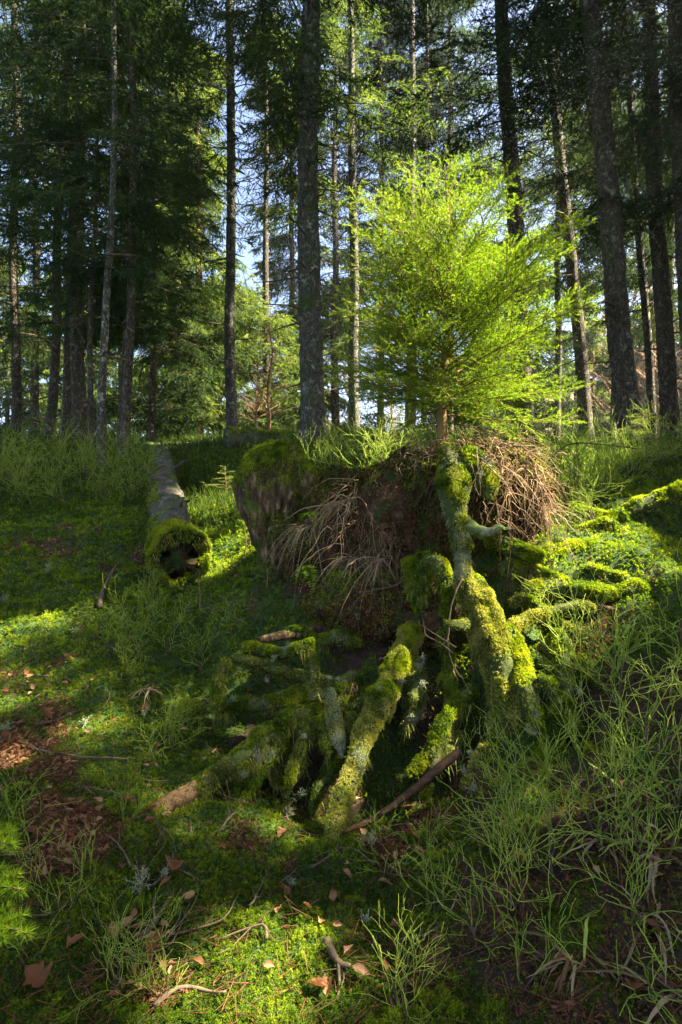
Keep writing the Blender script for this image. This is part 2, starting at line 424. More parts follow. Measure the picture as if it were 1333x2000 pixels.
# ------------------------------------------------------------------ terrain
CP = [(0,2000,1.36),(667,2000,1.40),(1333,2000,1.34),(330,2000,1.38),(1000,2000,1.37),
 (0,1800,1.62),(667,1800,1.72),(1333,1800,1.52),(330,1800,1.68),(1000,1800,1.62),
 (0,1600,2.05),(330,1600,2.15),(667,1640,2.13),(1000,1640,2.05),(1333,1600,1.85),
 (0,1400,2.75),(250,1420,2.70),(420,1420,2.85),(620,1450,2.72),(800,1450,2.68),(1080,1450,2.45),(1333,1400,2.2),
 (0,1250,3.5),(180,1260,3.35),(420,1225,3.60),(520,1300,3.2),(640,1250,3.25),(820,1260,3.1),(1100,1300,2.8),(1333,1250,2.65),
 (0,1130,4.3),(200,1150,4.2),(370,1140,4.35),(500,1130,3.8),(640,1150,3.5),(800,1150,3.35),(1000,1110,3.2),(1180,1110,3.2),(1333,1120,3.1),
 (470,1060,4.8),(400,1010,5.8),(100,1020,5.4),(250,1020,5.4),(1080,1030,3.6),(1180,1000,3.9),(1333,985,4.0),(1260,925,4.6),(1333,905,5.2),(1130,935,4.6),
 (0,905,7.6),(150,895,8.2),(300,900,9.6),(400,900,9.2),(500,885,8.5),(600,865,9),(1000,880,9),(1235,892,8.7),(1333,880,8),(820,885,7),
 (0,862,12),(300,868,14),(600,862,14),(1000,868,13),(1333,868,12)]
_cp = np.array([P(*c) for c in CP])
_far = [(0,25,2.6),(-14,25,2.6),(14,25,2.6),(0,60,2.0),(-45,60,2),(45,60,2),(0,170,0),(-150,120,0),(150,120,0),(-170,0,-3),(170,0,-3),(0,-170,-12),(-120,-120,-12),(120,-120,-12),
        (-4,1.5,.25),(-8,3,1.0),(-8,7,2.0),(-16,10,3),(4,1.5,.35),(8,3,1.2),(8,7,2.0),(16,10,2.4),(0,.4,-.12),(0,-2,-.5),(-3,-1,-.2),(3,-1,-.1),(0,-8,-1.6),(-10,-4,-.8),(10,-4,-.4),(30,8,2.0),(-30,10,2.5)]
_cp = np.concatenate([_cp, np.array(_far, float)])
def _warp(xy):       # logarithmic distances so that near detail and far hills fit together
    r = np.linalg.norm(xy, axis=-1, keepdims=True)
    return xy*(np.log1p(r)/np.maximum(r, 1e-6))
def _tps(A, B):
    d2 = ((A[:, None]-B[None])**2).sum(-1); return .5*d2*np.log(d2+1e-12)
_q = _warp(_cp[:, :2]); _n = len(_q)
_A = np.zeros((_n+3, _n+3)); _A[:_n, :_n] = _tps(_q, _q)+np.eye(_n)*2e-3
_A[:_n, _n] = 1; _A[:_n, _n+1:] = _q; _A[_n, :_n] = 1; _A[_n+1:, :_n] = _q.T
_w = np.linalg.solve(_A, np.concatenate([_cp[:, 2], [0, 0, 0]]))
# hummocks and hollows: (pixel x, y, distance, radius, height)
BUMPS = [(420,1225,3.6,.28,.07),(400,1170,3.9,.2,.03),(500,1610,2.15,.09,.07),(70,1215,3.6,.3,.03),(1230,1130,3.1,.3,.09),(1100,1075,3.4,.22,.06),(1270,1010,3.7,.3,.12),
         (940,1760,1.75,.10,.06),(1000,1570,2.2,.10,.10),(930,1640,2.1,.09,.07),(200,1440,2.6,.16,.03),(760,1560,2.3,.2,-.06),(560,1320,3.1,.18,-.08),(850,1420,2.75,.2,-.10),(1060,1180,3.0,.14,-.08),(1180,1190,2.9,.2,-.06),
         (640,1500,2.5,.22,-.12),(540,1450,2.65,.16,-.12),(700,1420,2.7,.16,-.14),(860,1480,2.5,.16,-.12),(900,1400,2.7,.12,-.16),(600,1300,3.0,.12,-.12),(500,1330,2.9,.12,-.08),(900,1620,2.2,.10,-.08),(770,1500,2.5,.14,-.10),(1120,1360,2.5,.1,-.08),(1000,1480,2.45,.08,-.08),(1070,1120,3.2,.08,.06),(1000,1140,3.1,.07,.06),(1040,1165,3.0,.05,.06),(980,1050,3.4,.15,.04),(1200,1040,3.7,.12,.06),(860,1260,3.0,.15,-.06),(330,1300,3.1,.2,-.03),(500,1190,3.6,.15,.03)]
_bp = [(P(a, b, c), r, h) for a, b, c, r, h in BUMPS]
def height(x, y):
    x = np.asarray(x, float); y = np.asarray(y, float); sh = x.shape
    xy = np.stack([x.ravel(), y.ravel()], -1); z = np.empty(len(xy))
    for i in range(0, len(xy), 40000):
        q = _warp(xy[i:i+40000]); z[i:i+40000] = _tps(q, _q)@_w[:_n]+_w[_n]+q@_w[_n+1:]
    z = z.reshape(sh); r = np.hypot(x, y)
    p = xyz(x, y)
    z = z+.035*fbm(p, 2.2, 3, 5)*np.minimum(1, r/1.5)+.020*fbm(p, 9, 3, 9)+.05*np.abs(vnoise(p, 4.5, 14))*np.clip(r-1.2, 0, 1)+.02*np.abs(vnoise(p, 10, 15))+np.minimum(.25, .004*r)*vnoise(p, .35, 3)
    for c, rr, h in _bp:
        z = z+h*np.exp(-((x-c[0])**2+(y-c[1])**2)/(rr*rr))
    return z
# drifts of dead leaves and bare earth (pixel x, y, distance, radius)
LITTER = [(60,1340,3.0,.26),(20,1310,3.1,.2),(20,1490,2.4,.24),(90,1540,2.3,.14),(150,1690,1.9,.20),(110,1640,2.0,.15),(60,1760,1.75,.14),(280,1880,1.55,.10),(285,1830,1.6,.08),(300,1950,1.45,.08),(180,1900,1.5,.05),(340,1720,1.85,.08),(470,1640,2.05,.1),
          (640,1140,3.5,.22),(600,1110,3.6,.15),(700,1200,3.3,.22),(780,1190,3.2,.2),(660,1290,3.1,.14),(700,1340,3.0,.12),(560,1090,3.7,.15),(640,1800,1.7,.07),(700,1850,1.6,.1),(1250,1650,1.8,.14),(1230,1900,1.42,.12),(1000,1050,3.4,.22),(1030,1090,3.3,.12),
          (800,1550,2.35,.2),(760,1640,2.1,.15),(150,1210,3.5,.1),(100,1060,4.8,.5),(250,1080,4.6,.25),(1150,1210,2.9,.12),(440,1120,4.2,.12),(860,1880,1.5,.12)]
BARE = [(600,1440,2.65,.26),(690,1430,2.65,.2),(880,1440,2.6,.25),(860,1330,2.8,.16),(590,1300,3.0,.16),(500,1340,2.85,.14),(920,1600,2.2,.12),(1120,1340,2.5,.14),(1250,1600,1.85,.35),(1300,1750,1.6,.3),(1200,1880,1.45,.28),(1100,1700,1.8,.24),(1000,1850,1.55,.2),(1150,1500,2.2,.25),(1280,1380,2.35,.3),(880,1750,1.75,.14),(760,1150,3.3,.35),(650,1150,3.5,.3)]  # dark earth; its colour also paints shade into hollows under the roots
_lt = [(P(a, b, c), r) for a, b, c, r in LITTER]
def litter(x, y):
    v = np.zeros_like(np.asarray(x, float))
    for c, r in _lt: v = np.maximum(v, np.exp(-((x-c[0])**2+((y-c[1])*.8)**2)/(r*r)))
    v = v*.80+1.0*fbm(xyz(x, y), 6, 5, 31)
    return np.clip((v-.50)*1.9, 0, 1)
_br = [(P(a, b, c), r) for a, b, c, r in BARE]
def bare(x, y):
    v = np.zeros_like(np.asarray(x, float))
    for c, r in _br: v = np.maximum(v, np.exp(-((x-c[0])**2+((y-c[1])*.8)**2)/(r*r)))
    v = v*.9+.7*fbm(xyz(x, y), 7, 4, 37)
    return np.clip((v-.42)*3, 0, 1)
def onground(px, py, D):
    """march the view ray near distance D until it meets the terrain"""
    d = np.linspace(max(.9, D*.6), D*1.6, 90); q = P(0, 0, 1)
    x = (px-666.5)/FPX*d; z = CAMZ+(1000-py)/FPX*d
    g = height(x, d)-z
    k = np.argmax(g > 0) if (g > 0).any() else np.argmin(np.abs(g))
    return np.array([x[k], d[k], height(x[k:k+1], d[k:k+1])[0]])

def build_ground():
    a = np.concatenate([np.linspace(-180, -50, 50, endpoint=False), np.linspace(-50, 50, 620, endpoint=False), np.linspace(50, 180, 50)])
    r = np.exp(np.concatenate([np.linspace(math.log(.25), math.log(.9), 16, endpoint=False), np.linspace(math.log(.9), math.log(16), 560, endpoint=False), np.linspace(math.log(16), math.log(220), 60)]))
    A, R = np.meshgrid(np.radians(a), r, indexing='ij')
    x = np.sin(A)*R; y = np.cos(A)*R
    z = height(x, y)
    V = np.stack([x, y, z], -1).reshape(-1, 3)
    na, nr = A.shape
    i = np.arange(na-1)[:, None]*nr; j = np.arange(nr-1)[None]
    F = np.stack([i+j, i+j+1, i+nr+j+1, i+nr+j], -1).reshape(-1, 4)[:, ::-1]
    c = np.arange(na-1)*nr
    V = np.concatenate([V, [[0, 0, float(height(np.array([0.]), np.array([0.]))[0])]]])
    F3 = np.stack([c, c+nr, np.full(na-1, len(V)-1)], 1)
    me = make_mesh('ground', V, [F3, F], M['ground'], True, extra={'litter': np.maximum(litter(V[:, 0], V[:, 1]), bare(V[:, 0], V[:, 1]))})
    tag(link('ground', me), 'mossy forest floor rising towards the trees', kind='structure')
build_ground()

# distant slope seen between the trunks
def build_hill():
    a = np.radians(np.linspace(-70, 100, 240)); t = np.linspace(0, 1, 40)
    A, T = np.meshgrid(a, t, indexing='ij')
    d = 42+T*60
    x = np.sin(A)*d; y = np.cos(A)*d
    amp = 4+15*np.clip((np.degrees(A)-2)/14, 0, 1)
    z = -2+amp*np.sin(np.minimum(T*1.9, 1.57))+1.2*fbm(xyz(x, y), .08, 4, 2)
    V = np.stack([x, y, z], -1).reshape(-1, 3); na, nr = A.shape
    i = np.arange(na-1)[:, None]*nr; j = np.arange(nr-1)[None]
    F = np.stack([i+j, i+j+1, i+nr+j+1, i+nr+j], -1).reshape(-1, 4)[:, ::-1]
    tag(link('hills', make_mesh('hills', V, F, M['hill'], True)), 'brown leaf covered slope beyond the wood', kind='structure')
build_hill()

# ------------------------------------------------------------------ gaps cut in the crowns so sunbeams reach chosen spots
BEAMS = []
def beam(px, py, D, r):
    onroot = D < 1 or 600 < px < 1100 and py < 1600
    BEAMS.append((P(px, py, D) if onroot or D > 4.8 or py < 900 else onground(px, py, D), r))
for b in [(20,1650,.8,.08),(30,1735,.8,.08),(40,1815,.8,.07),(450,1930,1.47,.15),(500,1850,1.58,.11),(545,1790,1.7,.05),(390,1960,1.42,.12),(600,1960,1.42,.06),(505,1590,2.2,.06),(660,1570,2.12,.05),(690,1480,2.3,.05),(715,1430,2.4,.05),(950,1230,2.75,.13),(1000,1340,2.6,.10),(930,1150,2.85,.10),(1040,1280,2.7,.07),
          (790,1275,2.85,.07),(830,1110,3.05,.08),(930,1010,3.1,.14),(990,900,3.3,.22),(1040,950,3.3,.2),(1080,1060,3.35,.22),(1170,1020,3.6,.22),(1000,1050,3.35,.16),(1130,1110,3.2,.14),(1080,1180,3.0,.10),(640,1370,2.65,.03),
          (455,1215,3.6,.13),(400,1245,3.55,.13),(350,1255,3.5,.1),(100,1210,3.6,.14),(40,1220,3.5,.12),(30,1370,2.85,.1),(190,1430,2.65,.10),(215,1400,2.7,.05),(20,1490,2.4,.08),(60,1320,3.05,.1),(450,1100,4.4,.22),(490,1060,4.6,.2),(385,1050,4.2,.12),(340,1180,4.0,.12),
          (1250,1150,3.1,.12),(1000,1600,2.1,.05),(960,1790,1.7,.05),(1050,1640,2.0,.05),(1250,1500,2.1,.05),(1180,1450,2.3,.05),
          (740,420,3.3,.33),(860,400,3.3,.33),(960,480,3.3,.30),(700,520,3.3,.22),(1060,640,3.3,.34),(1050,760,3.3,.28),(920,760,3.3,.25),(840,600,3.3,.25),(1150,560,3.3,.15),
          (550,880,4.0,.2),(700,860,4.6,.5),(800,850,4.8,.5),(1120,900,4.3,.4),(1150,860,4.6,.3),(450,960,6,.4),
          (385,520,17,2.4),(385,720,17,2.4),(330,680,20,1.8),(520,760,16,1.6),(520,480,18,2.0),(620,740,8.7,.25),(700,740,14,1.2),(560,620,13,1.0),(20,650,14,1.2)]:
    beam(*b)
def shaded(p):
    """False for points that would stand in one of the sunbeams"""
    keep = np.ones(len(p), bool)
    for T, r in BEAMS:
        q = p-T; s = q@SUN; d2 = (q*q).sum(1)-s*s
        keep &= ~((d2 < r*r) & (s > max(.9, r*1.2)))
    return keep

# ------------------------------------------------------------------ spruce trees
def crown_parts(h0, h1, nb, len_fn, r_, rise=.15, droop=.35, M_=15, K_=6, tw=.13, needles=9, nl=.026, nw=.006, base=(0, 0, 0), carve=True, sparse=0.0, az_fn=None, hang=.5, gapcut=None, wood_r=.012, blocker=False, bare_below=None):
    """limbs, side shoots and needles of one conifer; returns (wood Buf, needle Buf) in the tree's own frame"""
    wood, ned = Buf(), Buf()
    base = np.asarray(base, float)
    h = np.sort(h0+(h1-h0)*r_.random(nb)**.9)
    az = r_.random(nb)*2*math.pi
    if az_fn is not None: az = az_fn(az, r_)
    L = len_fn(h, az)*(.7+.5*r_.random(nb))
    rs = rise*(1+.5*r_.normal(size=nb)); dr = droop*(1+.3*r_.normal(size=nb))
    dh = np.stack([np.cos(az), np.sin(az), 0*az], -1)
    def pos(t):
        c = dh[:, None]*(L[:, None]*t)[..., None]
        c[..., 2] += h[:, None]+L[:, None]*(rs[:, None]*t-dr[:, None]*t**2+.18*t**4)
        return c
    lim = np.ones(nb)          # a limb reaching into a sunbeam is cut short to let light pass
    if carve:
        ts = np.linspace(.05, 1, 16); inside = ~shaded((pos(ts[None].repeat(nb, 0))+base).reshape(-1, 3)).reshape(nb, 16)
        lim = np.where(inside.any(1), ts[np.argmax(inside, 1)]-.04, 1.0)
    tt = np.linspace(0, 1, 7)[None].repeat(nb, 0)*lim[:, None]; c = pos(tt)
    c[:, 1:] += r_.normal(size=c[:, 1:].shape)*.02*L[:, None, None]
    wr = (wood_r*L/2)[:, None]*(1.05-tt)
    prisms(wood, c[:, :-1].reshape(-1, 3), c[:, 1:].reshape(-1, 3), wr[:, :-1].ravel(), wr[:, 1:].ravel(), 4)
    if bare_below is not None:
        dead = h < bare_below
    else: dead = np.zeros(nb, bool)
    t = (.12+.88*(np.arange(M_)+.5)/M_)[None]+r_.normal(size=(nb, M_))*.02
    p1 = pos(t)
    sd = np.where(np.arange(M_) % 2 == 0, 1., -1.)[None, :]
    lat = np.stack([-dh[:, 1], dh[:, 0], 0*az], -1)
    d1 = norm(dh[:, None]*.75+lat[:, None]*sd[..., None]*.8+r_.normal(size=(nb, M_, 3))*.2+np.array([0, 0, -.12-.25*hang]))
    l1 = (.42*L[:, None]*(1.08-t)*(.5+t*1.0)+.06)*(.7+.6*r_.random((nb, M_)))
    q = p1+d1*l1[..., None]; q[..., 2] -= hang*.25*l1
    alive = ~dead[:, None] | (r_.random((nb, M_)) < .06)
    alive &= (r_.random((nb, M_)) > sparse) & (t <= lim[:, None])
    if carve: alive &= shaded((p1+d1*l1[..., None]*.3+base).reshape(-1, 3)).reshape(nb, M_) & shaded((p1+d1*l1[..., None]*.7+base).reshape(-1, 3)).reshape(nb, M_)
    if gapcut is not None: alive &= gapcut((p1+base).reshape(-1, 3)).reshape(nb, M_)
    # wood of the side shoots, dead ones too but shorter
    dw = dead[:, None] & (r_.random((nb, M_)) < .5) & (t <= lim[:, None])
    sel = alive | dw
    prisms(wood, p1[sel], q[sel], .004, .0015, 3)
    p1, q, d1, l1 = p1[alive], q[alive], d1[alive], l1[alive]
    n1 = len(p1)
    if not n1: return wood, ned
    s = ((np.arange(K_)+.6)/K_)[None].repeat(n1, 0)+r_.normal(size=(n1, K_))*.03
    p2 = p1[:, None]+(q-p1)[:, None]*s[..., None]
    l2 = tw*(.6+.8*r_.random((n1, K_)))
    r3 = r_.normal(size=(n1, K_, 3)); r3[..., 2] = r3[..., 2]*.5-hang*1.1
    d2 = norm(d1[:, None]*1.0+r3*.75)
    tint = np.clip(.5+.22*r_.normal(size=(n1, 1))+.15*r_.normal(size=(n1, K_))+.15*(s-.5), 0, 1)
    # needles along every twig, and along the outer half of the side shoot
    p2f, d2f, l2f, tf = p2.reshape(-1, 3), d2.reshape(-1, 3), l2.ravel(), tint.ravel()
    if carve:
        kp = shaded(p2f+d2f*l2f[:, None]*.5+base); p2f, d2f, l2f, tf = p2f[kp], d2f[kp], l2f[kp], tf[kp]
    m = needles
    u = (np.arange(m)+.3)/m
    pn = p2f[:, None]+d2f[:, None]*(l2f[:, None]*u)[..., None]
    dn = norm(d2f[:, None]*.9+norm(r_.normal(size=(len(p2f), m, 3)))*.95)
    blades(ned, pn, dn, nl*(.8+.4*r_.random(pn.shape[0]*m)), nw, np.repeat(tf, m))
    e = p2f+d2f*l2f[:, None]
    blades(ned, p2f, d2f, l2f*1.05, nw*1.1, tf*.8)
    return wood, ned

TREES = []
def spruce(px, py, D, rad, label, top=16.0, lean=(0, 0), h0=3.0, h1=11, nb=60, L=1.8, bark='bark', needle='needle_dark', group='spruce trunks standing behind the stump', name='spruce_tree', seed=0, stubs=14, pos=None, cat='tree', crown=True, bare_below=None, taper=.75, **kw):
    r_ = np.random.default_rng(100+seed)
    b = onground(px, py, D) if pos is None else np.array([pos[0], pos[1], height(np.array([float(pos[0])]), np.array([float(pos[1])]))[0]])
    if pos is None:
        b = np.array([(px-666.5)/FPX*D, D, 0]); b[2] = height(b[:1], b[1:2])[0]
    b = b-np.array([0, 0, .08])
    root = empty(name, b); tag(root, label, cat, group)
    # stem: root flare, taper, slight wander
    zs = np.array([0, .12, .35, .9, 2, 4, 6.5, 9, 12, top]); zs = zs[zs <= top+.01]
    if zs[-1] < top-.1: zs = np.append(zs, top)
    tr = 1-taper*(zs/max(top, 8))
    rr = rad*np.where(zs == 0, 1.75, np.where(zs < .2, 1.35, np.where(zs < .5, 1.06, 1)))*tr
    lx = lean[0]*zs+.03*np.sin(zs*1.1+seed); ly = lean[1]*zs+.03*np.cos(zs*.9+seed)
    c = np.stack([lx, ly, zs], -1)
    c[0, :2] = c[1, :2]
    V, fs = tube(c, rr, (.05 if D < 13 else .12) if rad > .08 else .12, (30 if D < 13 else 16) if rad > .08 else 12, amp=.16 if rad > .08 else .12, nscale=9, seed=seed, ridge=.06 if rad > .1 else 0)
    link('trunk', make_mesh('trunk', V, merge_faces(fs), M[bark], True), root)
    def stem(zz): return np.stack([np.interp(zz, zs, lx), np.interp(zz, zs, ly), 0*zz], -1)
    # dead stubs and snapped limbs on the bare part of the stem
    if stubs:
        w = Buf(); n = stubs; hz = .8+r_.random(n)*(h0+2-.8); az = r_.random(n)*6.28
        d = np.stack([np.cos(az), np.sin(az), -.15+.3*r_.random(n)], -1); l = (.12+.7*r_.random(n)**2)*(1 if rad > .08 else .8)
        p = stem(hz); p[:, 2] = hz; k = np.interp(hz, zs, rr)
        p0 = p+d*k[:, None]*.7; p1 = p+d*(k+l)[:, None]*np.array([1, 1, 1]); p1[:, 2] -= l*.15
        mid = (p0+p1)/2+r_.normal(size=p0.shape)*.03
        prisms(w, p0, mid, .017, .011, 5); prisms(w, mid, p1, .011, .005, 5)
        link('dead_branch', w.mesh('dead_branch', M['twig']), root).__setitem__('kind', 'stuff')
    if crown:
        lf = lambda h, az: L*np.clip(1.15-(h-h0)/(top*1.15-h0), .12, 1)*np.minimum(1, .55+.5*(h-h0)/1.5)
        kw.setdefault('nl', .028+.0012*D); kw.setdefault('nw', .007+.0009*D); kw.setdefault('M_', 20); kw.setdefault('K_', 8); kw.setdefault('needles', 9 if D < 12 else 7); kw.setdefault('tw', .15+.004*D)
        nb = int(nb*1.35)
        wd, nd = crown_parts(h0, min(h1, top*.99), nb, lf, r_, base=b, bare_below=bare_below, **kw)
        # follow the stem's lean
        for B in (wd, nd):
            if not B.V: continue
            for v in B.V: v[:, :2] += stem(v[:, 2])[:, :2]
        link('branches', wd.mesh('branches', M['twig']), root)['kind'] = 'stuff'
        if nd.V: link('needles', nd.mesh('needles', M[needle]), root)['kind'] = 'stuff'
    TREES.append(root); return root

def sky_gap(p):
    """the opening in the crowns where the photograph shows blue sky (world space tube from the clearing towards the gap)"""
    u = p[:, 0]/p[:, 1]*FPX+666.5; v = 1000-(p[:, 2]-CAMZ)/p[:, 1]*FPX
    return ~(((u-425)/45)**2+((v-400)/110)**2 < 1)

# ---- trees one can see (pixel x,y of the foot, distance, stem radius)
spruce(607, 858, 8.5, .165, 'stout spruce with mottled grey bark and lichen directly behind the mossy stump', top=17, h0=3.2, h1=12, nb=70, L=2.3, lean=(-.004, .01), seed=1, stubs=26, bare_below=4.3, bark='bark_grey')
spruce(452, 858, 11.5, .105, 'slim spruce with bare grey trunk and dead side twigs, left of the stout one', top=17, h0=3.5, h1=13, nb=44, L=2.0, lean=(-.003, 0), seed=2, stubs=22, bare_below=6.3, bark='bark_grey')
spruce(1238, 892, 8.6, .165, 'thick dark grey trunk leaning left at the right side of the clearing', top=17, h0=4.0, h1=12, nb=54, L=2.1, lean=(-.085, .02), seed=3, stubs=18, bark='bark', bare_below=5.6)
spruce(1030, 862, 10.5, .16, 'dark spruce trunk rising behind the bright green young spruce', top=17, h0=4.6, h1=13, nb=75, L=2.1, lean=(-.055, .01), seed=4, stubs=18, bark='bark', bare_below=5.5)
spruce(1152, 862, 13, .14, 'dark leaning trunk half hidden by the right edge of the young spruce', top=17, h0=4.4, h1=14, nb=67, L=2.0, lean=(-.10, 0), seed=5, stubs=18, bare_below=6)
spruce(1278, 850, 11, .075, 'thin dark trunk just right of the thick leaning trunk', top=14, h0=4.0, h1=12, nb=36, L=1.5, lean=(-.07, 0), seed=6, stubs=10)
spruce(1308, 835, 9.5, .13, 'very dark thick trunk second from the right edge', top=17, h0=3.4, h1=12, nb=81, L=2.0, lean=(-.05, 0), seed=7, stubs=14)
spruce(1365, 850, 8.6, .16, 'black trunk in deep shade at the right edge of the wood', top=17, h0=3.2, h1=12, nb=81, L=2.2, lean=(-.05, 0), seed=8, stubs=12)
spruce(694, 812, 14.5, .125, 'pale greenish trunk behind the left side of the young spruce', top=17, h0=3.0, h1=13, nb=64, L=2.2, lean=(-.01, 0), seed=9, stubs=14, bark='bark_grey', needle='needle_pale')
spruce(803, 815, 17, .16, 'pale trunk seen through the lower gap of the young spruce', top=18, h0=4.2, h1=15, nb=56, L=2.4, lean=(.004, 0), seed=10, stubs=10, bark='bark_grey', needle='needle_dark')
spruce(830, 818, 15, .075, 'thin dark trunk next to the pale one behind the young spruce', top=16, h0=4.2, h1=13, nb=40, L=1.8, lean=(.004, 0), seed=11, stubs=10)
spruce(97, 855, 11, .085, 'leftmost dark trunk of the thicket on the left', top=15, h0=2.2, h1=12, nb=60, L=2.2, lean=(.045, 0), seed=12, stubs=12, cat='tree', group='spruces of the thicket on the left', sparse=.5)
spruce(122, 858, 10.6, .08, 'second dark trunk from the left in the left thicket', top=15, h0=2.0, h1=12, nb=52, L=2.0, lean=(.05, .01), seed=13, stubs=12, group='spruces of the thicket on the left', sparse=.5)
spruce(152, 862, 10, .115, 'darkest and thickest trunk of the left thicket', top=17, h0=1.8, h1=13, nb=74, L=2.3, lean=(0.0, .01), seed=14, stubs=14, group='spruces of the thicket on the left', sparse=.5)
spruce(178, 862, 9.0, .045, 'very thin dark stem beside the thickest trunk of the left thicket', top=8, h0=1.6, h1=8, nb=46, L=1.1, lean=(.01, .01), seed=15, stubs=12, group='spruces of the thicket on the left', sparse=.5)
spruce(201, 905, 7.4, .052, 'thin pale trunk standing forward at the edge of the left thicket', top=9, h0=2.4, h1=9, nb=44, L=1.3, lean=(.022, .01), seed=16, stubs=12, bark='bark_grey', group='spruces of the thicket on the left', sparse=.5)
spruce(247, 880, 8.6, .065, 'crooked dark trunk at the right end of the left thicket', top=12, h0=2.6, h1=11, nb=56, L=1.9, lean=(.02, 0), seed=17, stubs=14, group='spruces of the thicket on the left', sparse=.5)
spruce(238, 868, 9.6, .085, 'snapped dark dead trunk behind the crooked one', top=2.7, crown=False, lean=(.04, 0), seed=18, stubs=10, taper=.2, name='dead_tree', group='spruces of the thicket on the left')
spruce(30, 850, 13, .10, 'dark spruce with drooping boughs at the left edge', top=16, h0=1.2, h1=13, nb=80, L=2.2, seed=19, group='spruces of the thicket on the left', sparse=.5)
spruce(-60, 850, 9.5, .12, 'spruce whose boughs reach in from the left edge', top=16, h0=2.0, h1=12, nb=40, L=2.4, seed=20, group='spruces of the thicket on the left', sparse=.5)
# sunlit and pale trees farther back
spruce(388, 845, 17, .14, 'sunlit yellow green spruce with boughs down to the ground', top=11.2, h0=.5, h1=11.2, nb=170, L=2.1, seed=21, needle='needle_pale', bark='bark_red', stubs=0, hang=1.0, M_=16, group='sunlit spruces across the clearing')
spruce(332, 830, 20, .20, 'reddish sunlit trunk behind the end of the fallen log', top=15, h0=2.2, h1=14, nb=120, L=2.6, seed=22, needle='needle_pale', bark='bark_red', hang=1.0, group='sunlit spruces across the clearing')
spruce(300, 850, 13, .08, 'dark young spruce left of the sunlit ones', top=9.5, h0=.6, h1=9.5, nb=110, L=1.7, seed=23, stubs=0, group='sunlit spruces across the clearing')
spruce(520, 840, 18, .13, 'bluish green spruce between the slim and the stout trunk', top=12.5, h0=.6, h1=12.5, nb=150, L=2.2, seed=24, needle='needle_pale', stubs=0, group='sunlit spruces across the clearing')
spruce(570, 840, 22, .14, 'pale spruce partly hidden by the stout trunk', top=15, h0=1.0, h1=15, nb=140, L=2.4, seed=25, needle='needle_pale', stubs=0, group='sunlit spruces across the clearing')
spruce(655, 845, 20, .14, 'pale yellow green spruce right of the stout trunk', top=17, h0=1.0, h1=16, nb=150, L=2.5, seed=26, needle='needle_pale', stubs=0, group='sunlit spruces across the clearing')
spruce(745, 835, 24, .14, 'tall spruce far behind the upper left of the young spruce', top=20, h0=5, h1=19, nb=120, L=3, seed=27, stubs=0, group='tall spruces in the distance')
spruce(880, 845, 23, .15, 'tall spruce far behind the crown of the young spruce', top=20, h0=5.5, h1=19, nb=120, L=3, seed=28, stubs=0, group='tall spruces in the distance')
spruce(1090, 845, 20, .12, 'tall spruce far behind the right part of the young spruce', top=20, h0=5, h1=18, nb=120, L=2.8, seed=29, needle='needle_pale', stubs=0, group='tall spruces in the distance')
spruce(1200, 845, 17, .10, 'slender spruce in the distance left of the thick leaning trunk', top=18, h0=4.5, h1=16, nb=90, L=2.2, seed=30, group='tall spruces in the distance')
spruce(1310, 845, 15, .10, 'spruce filling the shade at the right edge in the distance', top=17, h0=2.5, h1=15, nb=110, L=2.3, seed=31, group='tall spruces in the distance')
spruce(240, 845, 16, .12, 'dark spruce standing deep inside the left thicket', top=16, h0=2.5, h1=15, nb=80, L=2.6, seed=32, sparse=.4, group='tall spruces in the distance')
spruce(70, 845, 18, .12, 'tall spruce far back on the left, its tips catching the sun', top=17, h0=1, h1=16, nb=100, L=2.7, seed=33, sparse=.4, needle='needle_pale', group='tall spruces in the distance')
# unseen trees added on the right to shade the clearing
shade = [(4.6, 3.4, 1), (6.2, 2.2, 0), (7.4, 4.6, 2), (5.2, .4, 3), (8.8, .9, 1), (7.2, 6.9, 0), (10.2, 3.1, 2), (10.6, 6.2, 3), (8.0, -1.6, 0), (12.6, 4.6, 1), (12.2, 1.4, 2), (9.0, 7.6, 3), (7.9, 9.4, 1), (11.8, 8.4, 0), (6.9, -.4, 2), (5.0, 2.4, 0), (6.2, 5.3, 1), (8.6, 3.6, 2)]
SHL = ['spruce just beyond the right edge whose crown shades the roots', 'spruce right of the clearing with boughs over the bilberry bushes', 'spruce shading the right side of the stump', 'spruce near the viewer on the right',
 'spruce in the second row on the right', 'spruce at the back of the right side', 'tall spruce up the slope on the right', 'far spruce up the slope on the right', 'spruce right behind the viewer', 'outermost spruce on the right', 'tall spruce between the rows on the right', 'shade spruce at the upper right of the bank', 'spruce behind the thick leaning trunk, beyond the right edge', 'last spruce up the slope on the far right', 'spruce low on the right near the viewer', 'spruce shading the left roots from the right', 'spruce shading the slope beside the log from the right', 'inner spruce between the two right rows']
def clear_spot(x, y):
    """shift a trunk a little so that it does not stand in a sunbeam"""
    best = None
    for dx in np.linspace(-.7, .7, 8):
        for dy in np.linspace(-.7, .7, 15):
            n = 0
            for T, r in BEAMS:
                if T[1] > 7: continue
                h = SUN[:2]/np.linalg.norm(SUN[:2]); q = np.array([x+dx, y+dy])-T[:2]
                if abs(q[0]*h[1]-q[1]*h[0]) < .17+r*.6: n += 1
            c = n+.3*(abs(dx)+abs(dy))
            if best is None or c < best[0]: best = (c, x+dx, y+dy)
    return best[1:]
for i, (x, y, k) in enumerate(shade):
    x, y = clear_spot(x, y)
    spruce(0, 0, 8, .14, SHL[i], top=17, h0=2.2, h1=16, nb=80, L=2.6, seed=40+i, pos=(x, y), stubs=4, group='spruces to the right of the clearing', M_=18, K_=8, needles=5, nl=.055, nw=.030)

